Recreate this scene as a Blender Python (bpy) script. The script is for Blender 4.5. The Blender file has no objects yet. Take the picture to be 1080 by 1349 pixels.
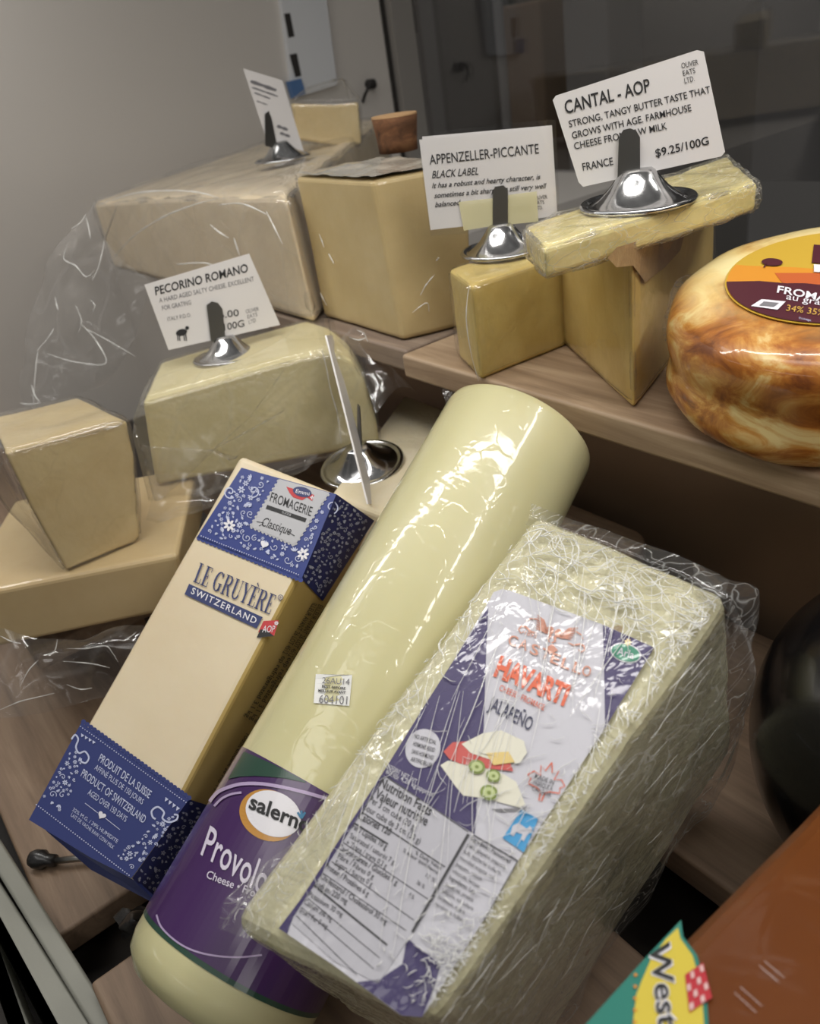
import bpy, bmesh, math, random
import numpy as np
from mathutils import Vector, noise, geometry

# ------------------------------------------------------------------ camera, world, lamps
S = bpy.context.scene
COL = S.collection
F = 1080.0; CX, CY = 540.0, 674.5            # focal length in pixels of the 1080x1349 frame
CZ = 1.35                                    # eye height above the shop floor
dn = np.array([860 - CX, 2560 - CY, F]); dn /= np.linalg.norm(dn)
wx = np.array([-360 - CX, 215 - CY, F]); wx = wx - dn * (wx @ dn); wx /= np.linalg.norm(wx)
R3 = np.array([-wx, np.cross(-dn, -wx), -dn])          # world <- camera (x right, y down, z forward)
EYE = np.array([0.0, 0.0, CZ])
cam = bpy.data.cameras.new('camera'); cam_o = bpy.data.objects.new('camera', cam); COL.objects.link(cam_o)
from mathutils import Matrix
cam_o.matrix_world = Matrix([[R3[i][0], -R3[i][1], -R3[i][2], EYE[i]] for i in range(3)] + [[0, 0, 0, 1]])
cam.sensor_fit = 'AUTO'; cam.sensor_width = 36.0; cam.lens = F * 36.0 / 1349.0
cam.clip_start = 0.01; cam.clip_end = 50
cam.dof.use_dof = True; cam.dof.focus_distance = 0.43; cam.dof.aperture_fstop = 12.0
S.camera = cam_o
S.view_settings.view_transform = 'Standard'; S.view_settings.look = 'None'
S.view_settings.gamma = 1.0; S.view_settings.exposure = -0.08
try: S.view_settings.use_curve_mapping = False
except Exception: pass
S.cycles.transparent_max_bounces = 24; S.cycles.max_bounces = 8
S.cycles.use_denoising = True

W = bpy.data.worlds.new('world'); S.world = W; W.use_nodes = True
_nt = W.node_tree; _bg = _nt.nodes['Background']                # the shop around: rows of ceiling lights, dim walls, dark floor
def _m(op, x, y=0.0):
    n = _nt.nodes.new('ShaderNodeMath'); n.operation = op
    for i, v in enumerate((x, y)):
        if isinstance(v, (int, float)): n.inputs[i].default_value = v
        else: _nt.links.new(v, n.inputs[i])
    return n.outputs[0]
_tc = _nt.nodes.new('ShaderNodeTexCoord'); _sx = _nt.nodes.new('ShaderNodeSeparateXYZ'); _nt.links.new(_tc.outputs['Generated'], _sx.inputs[0])
_z = _m('MAXIMUM', _sx.outputs[2], .05)
_row = _m('LESS_THAN', _m('FRACT', _m('ADD', _m('MULTIPLY', _m('DIVIDE', _sx.outputs[1], _z), .55), .30)), .10)
_gap = _m('LESS_THAN', _m('FRACT', _m('ADD', _m('MULTIPLY', _m('DIVIDE', _sx.outputs[0], _z), .45), .15)), .72)
_up = _m('GREATER_THAN', _sx.outputs[2], .22)
_lampv = _m('MULTIPLY', _m('MULTIPLY', _m('MULTIPLY', _row, _gap), _up), 3.2)
_ns = _nt.nodes.new('ShaderNodeTexNoise'); _ns.inputs['Scale'].default_value = 3.5; _ns.inputs['Detail'].default_value = 3.0; _nt.links.new(_tc.outputs['Generated'], _ns.inputs['Vector'])
_base = _m('ADD', _m('MULTIPLY', _m('MAXIMUM', _sx.outputs[2], 0.0), .14), _m('MULTIPLY', _m('POWER', _ns.outputs[0], 3.0), .34))
_cc = _nt.nodes.new('ShaderNodeCombineColor'); _v = _m('ADD', _base, _lampv)
_nt.links.new(_v, _cc.inputs[0]); _nt.links.new(_m('MULTIPLY', _v, .975), _cc.inputs[1]); _nt.links.new(_m('MULTIPLY', _v, .93), _cc.inputs[2])
_nt.links.new(_cc.outputs[0], _bg.inputs[0]); _bg.inputs[1].default_value = 1.0

def area(name, loc, look, sx, sy, power, col=(1, .93, .83)):
    l = bpy.data.lights.new(name, 'AREA'); l.shape = 'RECTANGLE'; l.size = sx; l.size_y = sy; l.energy = power; l.color = col
    o = bpy.data.objects.new(name, l); COL.objects.link(o); o.location = loc
    o.rotation_euler = (Vector(look) - Vector(loc)).to_track_quat('-Z', 'Y').to_euler()
    return o
area('case_lamp', (-0.55, .15, CZ + .36), (-.58, .22, CZ - .3), 1.4, .035, 4.3, (1, .97, .925))
area('rear_case_lamp', (.08, .44, CZ + .32), (-.2, .25, CZ - .3), .62, .035, 1.8, (1, .97, .925))
area('ceiling_lamp', (-.2, -.5, CZ + 1.3), (-.4, .3, CZ - .2), 1.2, .4, 1.6, (1, .97, .93))

# ------------------------------------------------------------------ pixel <-> place
def ray(x, y):
    r = R3 @ np.array([x - CX, y - CY, F]); return r / np.linalg.norm(r)
def on_z(x, y, z):
    r = ray(x, y); return EYE + r * ((CZ + z - EYE[2]) / r[2])           # z counted from the eye
def at_dist(x, y, t): return EYE + ray(x, y) * t
def on_plane(x, y, p, n):
    r = ray(x, y); return EYE + r * ((np.array(p) - EYE) @ n / (r @ n))
def unit(v): v = np.array(v, float); return v / np.linalg.norm(v)
UP = np.array([0, 0, 1.0])
Z = lambda z: CZ + z

# ------------------------------------------------------------------ materials
def new_mat(name):
    m = bpy.data.materials.new(name); m.use_nodes = True
    nt = m.node_tree; return m, nt, nt.nodes['Principled BSDF']
def lin(c):
    if isinstance(c, str): c = [int(c[i:i+2], 16) / 255 for i in (0, 2, 4)]
    return tuple(x / 12.92 if x <= .04045 else ((x + .055) / 1.055) ** 2.4 for x in c) + (1,)
def nd(nt, t, **kw):
    n = nt.nodes.new(t)
    for k, v in kw.items():
        if k in n.inputs.keys(): n.inputs[k].default_value = v
        else: setattr(n, k, v)
    return n
def ramp(nt, src, stops):
    r = nt.nodes.new('ShaderNodeValToRGB'); cr = r.color_ramp
    while len(cr.elements) < len(stops): cr.elements.new(.5)
    for e, (p, c) in zip(cr.elements, stops): e.position = p; e.color = c
    nt.links.new(src, r.inputs[0]); return r
def coords(nt, scale=(1, 1, 1), rot=(0, 0, 0)):
    tc = nt.nodes.new('ShaderNodeTexCoord'); mp = nt.nodes.new('ShaderNodeMapping')
    mp.inputs['Scale'].default_value = scale; mp.inputs['Rotation'].default_value = rot
    nt.links.new(tc.outputs['Object'], mp.inputs[0]); return mp.outputs[0]
def wrinkles(nt, scale, stretch=(1, 1, 1), rot=(0, 0, 0), width=.06):
    """height of crumpled film: thin straight-ish creases"""
    co = coords(nt, stretch, rot)
    ns = nd(nt, 'ShaderNodeTexNoise', Scale=scale * .6, Detail=2.0)
    nt.links.new(co, ns.inputs['Vector'])
    mx = nd(nt, 'ShaderNodeMixRGB'); mx.blend_type = 'LINEAR_LIGHT'; mx.inputs[0].default_value = .03
    nt.links.new(co, mx.inputs[1]); nt.links.new(ns.outputs['Color'], mx.inputs[2])
    v = nd(nt, 'ShaderNodeTexVoronoi', Scale=scale); v.feature = 'DISTANCE_TO_EDGE'
    nt.links.new(mx.outputs[0], v.inputs['Vector'])
    r = nd(nt, 'ShaderNodeMapRange'); r.inputs[1].default_value = 0; r.inputs[2].default_value = width
    r.inputs[3].default_value = 1; r.inputs[4].default_value = 0
    nt.links.new(v.outputs['Distance'], r.inputs[0])
    return r.outputs[0], ns.outputs['Fac'], co
def solid(name, c, rough=.5, metal=0.0, spec=.5, coat=0.0, bump=None):
    m, nt, p = new_mat(name)
    p.inputs['Base Color'].default_value = lin(c); p.inputs['Roughness'].default_value = rough
    p.inputs['Metallic'].default_value = metal; p.inputs['Specular IOR Level'].default_value = spec
    p.inputs['Coat Weight'].default_value = coat; p.inputs['Coat Roughness'].default_value = .08
    if bump:
        n = nd(nt, 'ShaderNodeTexNoise', Scale=bump[0], Detail=4.0); nt.links.new(coords(nt), n.inputs['Vector'])
        b = nd(nt, 'ShaderNodeBump', Strength=bump[1], Distance=.002); nt.links.new(n.outputs['Fac'], b.inputs['Height'])
        nt.links.new(b.outputs[0], p.inputs['Normal'])
    return m
def coat_film(nt, p, film):
    """a sheet of film clinging to the surface: glossy coat with creases of its own"""
    sc, stretch, rot, strength, weight = film[:5]
    h, _, _ = wrinkles(nt, sc, stretch, rot)
    n2 = nd(nt, 'ShaderNodeTexNoise', Scale=sc * .35, Detail=3.0, Distortion=1.5); nt.links.new(coords(nt, stretch, rot), n2.inputs['Vector'])
    hs = nd(nt, 'ShaderNodeMath'); hs.operation = 'MULTIPLY'; hs.inputs[1].default_value = 1.0 if sc > 85 else .15; nt.links.new(h, hs.inputs[0])
    ad = nd(nt, 'ShaderNodeMath'); ad.operation = 'MULTIPLY_ADD'; ad.inputs[1].default_value = 1.6
    nt.links.new(n2.outputs['Fac'], ad.inputs[0]); nt.links.new(hs.outputs[0], ad.inputs[2])
    b = nd(nt, 'ShaderNodeBump', Strength=strength, Distance=film[5] if len(film) > 5 else .0012); nt.links.new(ad.outputs[0], b.inputs['Height'])
    p.inputs['Coat Weight'].default_value = weight; p.inputs['Coat Roughness'].default_value = .07
    nt.links.new(b.outputs[0], p.inputs['Coat Normal'])
    return h
def cheese(name, c1, c2, scale=25, rough=.5, film=None, sss=.12, pits=0.3, flecks=None, spec=.4):
    m, nt, p = new_mat(name)
    co = coords(nt)
    n = nd(nt, 'ShaderNodeTexNoise', Scale=scale, Detail=5.0, Roughness=.6); nt.links.new(co, n.inputs['Vector'])
    r = ramp(nt, n.outputs['Fac'], [(.32, lin(c1)), (.68, lin(c2))]); out = r.outputs[0]
    if flecks:
        v = nd(nt, 'ShaderNodeTexVoronoi', Scale=flecks[0]); nt.links.new(co, v.inputs['Vector'])
        g = ramp(nt, v.outputs['Distance'], [(0.0, (1, 1, 1, 1)), (flecks[1], (1, 1, 1, 1)), (flecks[1] + .04, (0, 0, 0, 1))])
        sel = ramp(nt, v.outputs['Color'], [(.62, (0, 0, 0, 1)), (.66, (1, 1, 1, 1))])
        mu = nd(nt, 'ShaderNodeMath'); mu.operation = 'MULTIPLY'
        nt.links.new(g.outputs[0], mu.inputs[0]); nt.links.new(sel.outputs[0], mu.inputs[1])
        mx = nd(nt, 'ShaderNodeMixRGB'); mx.inputs[2].default_value = lin(flecks[2])
        nt.links.new(mu.outputs[0], mx.inputs[0]); nt.links.new(out, mx.inputs[1]); out = mx.outputs[0]
    nt.links.new(out, p.inputs['Base Color'])
    p.inputs['Roughness'].default_value = rough; p.inputs['Specular IOR Level'].default_value = spec
    if sss:
        p.inputs['Subsurface Weight'].default_value = sss; p.inputs['Subsurface Radius'].default_value = (1, .7, .35)
        p.inputs['Subsurface Scale'].default_value = .006
    n3 = nd(nt, 'ShaderNodeTexNoise', Scale=scale * 8, Detail=6.0); nt.links.new(co, n3.inputs['Vector'])
    b = nd(nt, 'ShaderNodeBump', Strength=pits, Distance=.001); nt.links.new(n3.outputs['Fac'], b.inputs['Height'])
    nt.links.new(b.outputs[0], p.inputs['Normal'])
    if film: coat_film(nt, p, film)
    return m
def film_mat(name, haze=.05, crease=.25, scale=45, stretch=(1, 1, 1), gloss=1.0):
    m, nt, p = new_mat(name); nt.nodes.remove(p); out = nt.nodes['Material Output']
    h, nf, co = wrinkles(nt, scale, stretch, width=.05)
    n2 = nd(nt, 'ShaderNodeTexNoise', Scale=scale * .4, Detail=3.0, Distortion=1.0); nt.links.new(co, n2.inputs['Vector'])
    hs = nd(nt, 'ShaderNodeMath'); hs.operation = 'MULTIPLY'; hs.inputs[1].default_value = 1.0 if scale > 85 else .2; nt.links.new(h, hs.inputs[0])
    ad = nd(nt, 'ShaderNodeMath'); ad.operation = 'MULTIPLY_ADD'; ad.inputs[1].default_value = 2.0
    nt.links.new(n2.outputs['Fac'], ad.inputs[0]); nt.links.new(hs.outputs[0], ad.inputs[2])
    b = nd(nt, 'ShaderNodeBump', Strength=.35, Distance=.002); nt.links.new(ad.outputs[0], b.inputs['Height'])
    tr = nd(nt, 'ShaderNodeBsdfTransparent'); tr.inputs[0].default_value = (.97, .97, .97, 1)
    gl = nd(nt, 'ShaderNodeBsdfGlossy', Roughness=.10); nt.links.new(b.outputs[0], gl.inputs['Normal'])
    lw = nd(nt, 'ShaderNodeLayerWeight'); fr = nd(nt, 'ShaderNodeMath'); fr.operation = 'POWER'; fr.inputs[1].default_value = 4.0; nt.links.new(lw.outputs['Facing'], fr.inputs[0])
    fm = nd(nt, 'ShaderNodeMath'); fm.operation = 'MULTIPLY_ADD'; fm.inputs[1].default_value = .5 * gloss; fm.inputs[2].default_value = .05 * gloss; fm.use_clamp = True
    nt.links.new(fr.outputs[0], fm.inputs[0])
    m1 = nd(nt, 'ShaderNodeMixShader'); nt.links.new(fm.outputs[0], m1.inputs[0]); nt.links.new(tr.outputs[0], m1.inputs[1]); nt.links.new(gl.outputs[0], m1.inputs[2])
    df = nd(nt, 'ShaderNodeBsdfDiffuse'); df.inputs[0].default_value = (.85, .85, .85, 1)
    tl = nd(nt, 'ShaderNodeBsdfTranslucent'); tl.inputs[0].default_value = (.85, .85, .85, 1)
    md = nd(nt, 'ShaderNodeMixShader'); md.inputs[0].default_value = .5; nt.links.new(df.outputs[0], md.inputs[1]); nt.links.new(tl.outputs[0], md.inputs[2])
    hm = nd(nt, 'ShaderNodeMath'); hm.operation = 'MULTIPLY_ADD'; hm.inputs[1].default_value = crease; hm.inputs[2].default_value = haze; hm.use_clamp = True
    nt.links.new(h, hm.inputs[0])
    m2 = nd(nt, 'ShaderNodeMixShader'); nt.links.new(hm.outputs[0], m2.inputs[0]); nt.links.new(m1.outputs[0], m2.inputs[1]); nt.links.new(md.outputs[0], m2.inputs[2])
    nt.links.new(m2.outputs[0], out.inputs['Surface'])
    return m
def wood(name, c1, c2, c3, along='X', rough=.55):
    m, nt, p = new_mat(name)
    st = (3, 40, 40) if along == 'X' else (40, 3, 40)
    co = coords(nt, st)
    n = nd(nt, 'ShaderNodeTexNoise', Scale=2.2, Detail=6.0, Roughness=.65, Distortion=.6); nt.links.new(co, n.inputs['Vector'])
    r = ramp(nt, n.outputs['Fac'], [(.3, lin(c1)), (.52, lin(c2)), (.72, lin(c3))])
    nt.links.new(r.outputs[0], p.inputs['Base Color']); p.inputs['Roughness'].default_value = rough
    b = nd(nt, 'ShaderNodeBump', Strength=.25, Distance=.001); nt.links.new(n.outputs['Fac'], b.inputs['Height']); nt.links.new(b.outputs[0], p.inputs['Normal'])
    return m

M = {}
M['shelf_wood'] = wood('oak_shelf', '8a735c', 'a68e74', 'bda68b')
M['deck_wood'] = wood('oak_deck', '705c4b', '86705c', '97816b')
M['dark'] = solid('dark_cavity', '2a2420', .6)
M['steel'] = solid('brushed_steel', '8c8883', .42, 1.0, bump=(6, .15))
M['wall'] = solid('end_wall_metal', 'ccc7c1', .40, .25, bump=(4, .1))
M['riser'] = solid('riser_metal', 'a38c78', .3, .3)
M['rail'] = solid('rail_metal', '8d8d84', .5, .15, bump=(60, .2)); M['post'] = solid('grey_post', '8e8a85', .45, .2)
M['rail_dark'] = solid('rail_dark_matte', '23201e', .7)  # dark matte colour of the post seam, wall slots and hook
M['chrome'] = solid('polished_chrome', 'b9b9ba', .13, 1.0)
M['clip'] = solid('clip_steel', '8d8b87', .35, 1.0)
M['paper'] = solid('card_paper', 'e0dddc', .55, coat=.15)
M['ink'] = solid('black_ink', '2a2a2c', .6)
M['grey_ink'] = solid('grey_ink', '77767a', .6)
M['tape'] = solid('yellowed_tape', 'cfc9a4', .35)
M['white'] = solid('white_print', 'e6e4ea', .5, coat=.4)
M['white_soft'] = solid('pale_print', 'b5b6cf', .5)
M['sticker'] = solid('sticker_paper', 'e9e9e6', .6)
M['pilaster'] = solid('white_painted_steel', 'c6c8cb', .5)
M['blue_bit'] = solid('blue_plastic', '4a6a96', .5)

# ------------------------------------------------------------------ mesh helpers
def tag(o, label, cat, group=None, kind=None):
    if label: o['label'] = label
    if cat: o['category'] = cat
    if group: o['group'] = group
    if kind: o['kind'] = kind
    return o
def thing(name, loc, label, cat, group=None):
    o = bpy.data.objects.new(name, None); COL.objects.link(o); o.location = tuple(loc); o.empty_display_size = .01
    return tag(o, label, cat, group)
class MB:
    """collects polygons with material numbers; build() links ONE mesh object"""
    def __init__(s): s.v = []; s.f = []; s.m = []; s.mats = []
    def mi(s, mat):
        if mat not in s.mats: s.mats.append(mat)
        return s.mats.index(mat)
    def add(s, verts, faces, mat):
        o = len(s.v); s.v += [tuple(map(float, v)) for v in verts]; k = s.mi(mat)
        for f in faces: s.f.append([o + i for i in f]); s.m.append(k)
    def poly(s, pts, mat): s.add(pts, [list(range(len(pts)))], mat)
    def tess(s, pts2, fn, mat):
        """a plane outline (image or uv points), filled with triangles and mapped by fn"""
        tri = geometry.tessellate_polygon([[Vector((p[0], p[1], 0)) for p in pts2]])
        s.add([fn(*p) for p in pts2], [list(t) for t in tri], mat)
    def build(s, name, parent=None, smooth=False, loc=None, mods=None):
        if parent is not None:
            base = np.array(parent.location)
            q = parent.parent
            while q is not None: base = base + np.array(q.location); q = q.parent
        else: base = np.array(loc if loc is not None else np.mean(s.v, axis=0))
        me = bpy.data.meshes.new(name)
        me.from_pydata([tuple(np.array(v) - base) for v in s.v], [], s.f)
        for m in s.mats: me.materials.append(m)
        for p, k in zip(me.polygons, s.m): p.material_index = k; p.use_smooth = smooth
        me.update(); me.validate()
        o = bpy.data.objects.new(name, me); COL.objects.link(o)
        if parent is not None: o.parent = parent
        else: o.location = tuple(base)
        return o
def fix_normals(o):
    bm = bmesh.new(); bm.from_mesh(o.data); bmesh.ops.recalc_face_normals(bm, faces=bm.faces); bm.to_mesh(o.data); bm.free()
CLOUD = {}
def soften(o, r=.004, sub=3, amp=.0, size=.03, seg=3):
    fix_normals(o)
    b = o.modifiers.new('bevel', 'BEVEL'); b.width = r; b.segments = seg; b.limit_method = 'ANGLE'; b.angle_limit = .4
    if sub:
        d = o.modifiers.new('cut', 'SUBSURF'); d.subdivision_type = 'SIMPLE'; d.levels = d.render_levels = sub
    if amp:
        if size not in CLOUD:
            t = bpy.data.textures.new('lumps', 'CLOUDS'); t.noise_scale = size; t.noise_depth = 2; CLOUD[size] = t
        d = o.modifiers.new('lumps', 'DISPLACE'); d.texture = CLOUD[size]; d.strength = amp; d.mid_level = .5; d.texture_coords = 'LOCAL'
    for p in o.data.polygons: p.use_smooth = True
    w = o.modifiers.new('normals', 'WEIGHTED_NORMAL'); w.keep_sharp = True
    return o
def hexa(mb, bot, top, mat):
    n = len(bot)
    mb.add(list(bot) + list(top), [list(range(n))[::-1], list(range(n, 2 * n))] + [[i, (i + 1) % n, n + (i + 1) % n, n + i] for i in range(n)], mat)
def box(mb, lo, hi, mat):
    x0, y0, z0 = lo; x1, y1, z1 = hi
    hexa(mb, [(x0, y0, z0), (x1, y0, z0), (x1, y1, z0), (x0, y1, z0)], [(x0, y0, z1), (x1, y0, z1), (x1, y1, z1), (x0, y1, z1)], mat)
def obox(mb, c, A, D, mat):
    """box by centre, axis columns, sizes"""
    P = lambda a, b, e: np.array(c) + A @ (np.array([a, b, e]) * D / 2)
    hexa(mb, [P(-1, -1, -1), P(1, -1, -1), P(1, 1, -1), P(-1, 1, -1)], [P(-1, -1, 1), P(1, -1, 1), P(1, 1, 1), P(-1, 1, 1)], mat)
def lathe(mb, c, ax, prof, mat, n=48, u=None):
    """profile of (radius, height along ax) pairs"""
    ax = unit(ax); u = unit(np.cross(ax, [.3, 1, .2])) if u is None else unit(np.array(u) - ax * (ax @ np.array(u))); v = np.cross(ax, u)
    V = []; Fc = []
    for r, h in prof:
        for k in range(n):
            a = 2 * math.pi * k / n; V.append(np.array(c) + ax * h + r * (math.cos(a) * u + math.sin(a) * v))
    for j in range(len(prof) - 1):
        for k in range(n): Fc.append([j * n + k, j * n + (k + 1) % n, (j + 1) * n + (k + 1) % n, (j + 1) * n + k])
    if prof[0][0] > 1e-6: Fc.append(list(range(n))[::-1])
    if prof[-1][0] > 1e-6: Fc.append([(len(prof) - 1) * n + k for k in range(n)])
    mb.add(V, Fc, mat)
def tube(mb, pts, r, mat, n=8):
    pts = [np.array(p, float) for p in pts]; V = []; Fc = []
    for i, p in enumerate(pts):
        t = unit(pts[min(i + 1, len(pts) - 1)] - pts[max(i - 1, 0)]); a = unit(np.cross(t, [.31, .2, .93])); b = np.cross(t, a)
        for k in range(n): V.append(p + r * (math.cos(2 * math.pi * k / n) * a + math.sin(2 * math.pi * k / n) * b))
    for i in range(len(pts) - 1):
        for k in range(n): Fc.append([i * n + k, i * n + (k + 1) % n, (i + 1) * n + (k + 1) % n, (i + 1) * n + k])
    Fc += [list(range(n))[::-1], [(len(pts) - 1) * n + k for k in range(n)]]
    mb.add(V, Fc, mat)
# surfaces that decals are printed on: map(px, py, h) -> point h above the surface
class Plane:
    def __init__(s, p, n): s.p = np.array(p); s.n = unit(n); s.n = s.n if s.n @ (EYE - s.p) > 0 else -s.n
    def __call__(s, x, y, h=0.0): return on_plane(x, y, s.p + s.n * h, s.n)
class Cyl:
    def __init__(s, P, ax, r): s.P = np.array(P); s.ax = unit(ax); s.r = r
    def __call__(s, x, y, h=0.0):
        d = ray(x, y); o = EYE - s.P; dd = d - s.ax * (d @ s.ax); oo = o - s.ax * (o @ s.ax); r = s.r + h
        a = dd @ dd; b = 2 * dd @ oo; c = oo @ oo - r * r; D = max(b * b - 4 * a * c, 0)
        return EYE + d * ((-b - math.sqrt(D)) / (2 * a))
TXT = {}
def glyphs(s, bold=0.0, space=1.0):
    k = (s, bold, space)
    if k not in TXT:
        cu = bpy.data.curves.new('t', 'FONT'); cu.body = s; cu.size = 1; cu.offset = bold; cu.space_character = space; cu.resolution_u = 3
        o = bpy.data.objects.new('t', cu); COL.objects.link(o)
        dg = bpy.context.evaluated_depsgraph_get(); me = bpy.data.meshes.new_from_object(o.evaluated_get(dg))
        TXT[k] = ([(v.co.x, v.co.y) for v in me.vertices], [list(p.vertices) for p in me.polygons])
        bpy.data.objects.remove(o); bpy.data.curves.remove(cu); bpy.data.meshes.remove(me)
    return TXT[k]
def text(mb, s, p0, p1, up, surf, mat, h=.0004, bold=0.0, space=1.0, arc=0.0):
    """letters from p0 to p1 along the baseline, capitals as tall as the vector up (all in image points on the surface)"""
    v, f = glyphs(s, bold, space)
    if not v: return
    x0 = min(a for a, _ in v); x1 = max(a for a, _ in v)
    p0 = np.array(p0, float); d = np.array(p1, float) - p0; up = np.array(up, float)
    pts = []
    for a, b in v:
        t = (a - x0) / (x1 - x0); q = p0 + d * t + up * (b / .70) + up * arc * 4 * t * (1 - t)
        pts.append(surf(q[0], q[1], h))
    mb.add(pts, f, mat)
def shape(mb, pts, surf, mat, h=.0003): mb.tess(pts, lambda x, y: surf(x, y, h), mat)
def line(mb, pts, w, surf, mat, h=.0004):
    pts = [np.array(p, float) for p in pts]; L = []; Rr = []
    for i, p in enumerate(pts):
        t = pts[min(i + 1, len(pts) - 1)] - pts[max(i - 1, 0)]; t = t / (np.linalg.norm(t) + 1e-9); n = np.array([-t[1], t[0]])
        ww = w[i] if hasattr(w, '__len__') else w
        L.append(surf(*(p + n * ww / 2), h)); Rr.append(surf(*(p - n * ww / 2), h))
    n = len(pts); mb.add(L + Rr, [[i, i + 1, n + i + 1, n + i] for i in range(n - 1)], mat)
def spline(P, n=6):
    o = []
    for k in range(len(P) - 1):
        p = [np.array(P[max(k - 1, 0)], float), np.array(P[k], float), np.array(P[k + 1], float), np.array(P[min(k + 2, len(P) - 1)], float)]
        for i in range(n):
            u = i / n; o.append(tuple(.5 * (2 * p[1] + (p[2] - p[0]) * u + (2 * p[0] - 5 * p[1] + 4 * p[2] - p[3]) * u * u + (3 * p[1] - p[0] - 3 * p[2] + p[3]) * u ** 3)))
    return o + [tuple(map(float, P[-1]))]
def ell(c, rx, ry, rot=0.0, n=24):
    cr, sr = math.cos(rot), math.sin(rot)
    return [(c[0] + rx * math.cos(a) * cr - ry * math.sin(a) * sr, c[1] + rx * math.cos(a) * sr + ry * math.sin(a) * cr) for a in [2 * math.pi * k / n for k in range(n)]]
def lerp(a, b, t): return tuple(p + (q - p) * t for p, q in zip(a, b))
def fold(p, seed, f):
    """crumple height made of straight creases"""
    rnd = random.Random(seed); s = 0; p = np.array(p)
    for k in range(7):
        d = unit([rnd.gauss(0, 1) for _ in range(3)]); fr = f * rnd.uniform(.6, 1.8); ph = rnd.uniform(0, 6)
        w = noise.noise(Vector(p * f * .5 + k * 7.3)) * .8
        t = (p @ d) * fr + ph + w; s += (abs(((t / 2) % 1) * 2 - 1) - .5) / (fr / f)
    return s / 4
def film_shell(name, pts, mat, parent, off=.003, amp=.004, freq=35, seed=1, cuts=5, r=.006):
    """bag or wrap around the hull of pts, standing a little off it"""
    bm = bmesh.new(); c = np.mean(pts, axis=0)
    for p in pts: bm.verts.new(tuple(np.array(p) - c))
    h = bmesh.ops.convex_hull(bm, input=bm.verts)
    bmesh.ops.delete(bm, geom=[v for v in bm.verts if not v.link_faces], context='VERTS')
    bmesh.ops.dissolve_limit(bm, angle_limit=.02, verts=bm.verts, edges=bm.edges)
    bmesh.ops.bevel(bm, geom=list(bm.edges), offset=r, segments=2, affect='EDGES', clamp_overlap=True)
    bmesh.ops.triangulate(bm, faces=bm.faces)
    for _ in range(cuts):
        ed = [e for e in bm.edges if e.calc_length() > .006]
        if not ed or len(bm.faces) > 40000: break
        bmesh.ops.subdivide_edges(bm, edges=ed, cuts=1, use_grid_fill=False)
        bmesh.ops.triangulate(bm, faces=[f for f in bm.faces if len(f.verts) > 3])
    bm.normal_update()
    for v in bm.verts:
        d = off + amp * (fold(np.array(v.co) + c, seed, freq) + .25)
        v.co = v.co + v.normal * d
    mb = MB(); mb.add([np.array(v.co) + c for v in bm.verts], [[v.index for v in f.verts] for f in bm.faces], mat) if False else None
    bm.verts.index_update()
    mb = MB(); mb.add([np.array(v.co) + c for v in bm.verts], [[v.index for v in f.verts] for f in bm.faces], mat); bm.free()
    return mb.build(name, parent, smooth=True)
def film_sheet(name, grid, mat, parent, amp=.006, freq=40, seed=3, n=70):
    """a loose crumpled sheet through a coarse grid of points"""
    G = np.array(grid, float); a, b = G.shape[:2]; V = []; N = n; K = n
    def cr(P, t):
        k = min(int(t), len(P) - 2); u = t - k; p = [P[max(k - 1, 0)], P[k], P[k + 1], P[min(k + 2, len(P) - 1)]]
        return .5 * (2 * p[1] + (p[2] - p[0]) * u + (2 * p[0] - 5 * p[1] + 4 * p[2] - p[3]) * u * u + (3 * p[1] - p[0] - 3 * p[2] + p[3]) * u ** 3)
    for i in range(N + 1):
        row = [cr(G[:, j], (a - 1) * i / N) for j in range(b)]
        for j in range(K + 1): V.append(cr(row, (b - 1) * j / K))
    V = np.array(V).reshape(N + 1, K + 1, 3); du = np.gradient(V, axis=0); dv = np.gradient(V, axis=1); nn = np.cross(du, dv); nn /= np.linalg.norm(nn, axis=2, keepdims=True) + 1e-12
    W2 = [V[i, j] + nn[i, j] * amp * fold(V[i, j], seed, freq) for i in range(N + 1) for j in range(K + 1)]
    mb = MB(); mb.add(W2, [[i * (K + 1) + j, i * (K + 1) + j + 1, (i + 1) * (K + 1) + j + 1, (i + 1) * (K + 1) + j] for i in range(N) for j in range(K)], mat)
    return mb.build(name, parent, smooth=True)

# ------------------------------------------------------------------ the setting
ZS = -.200                                   # shelf top, counted from the eye
def structure(mb, name, loc=None, smooth=False):
    o = mb.build(name, loc=loc, smooth=smooth); o['kind'] = 'structure'; return o
m = MB(); box(m, (-1.36, -.45, Z(-.50)), (.8, 1.09, Z(-.47)), M['dark']); structure(m, 'floor')
m = MB(); box(m, (-1.36, -.45, Z(-.47)), (-1.32, 1.05, Z(.62)), M['wall']); structure(m, 'wall_left')
m = MB(); box(m, (-.80, .443, Z(-.47)), (.8, .455, Z(-.226)), M['riser']); structure(m, 'wall_back')
m = MB(); box(m, (-1.32, .40, Z(-.47)), (-.80, 1.05, Z(-.213)), M['wall']); structure(m, 'wall_back_left')
m = MB(); box(m, (-.82, .37, Z(-.226)), (.8, .56, Z(-.2192)), M['steel']); structure(m, 'trim_3')
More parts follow.
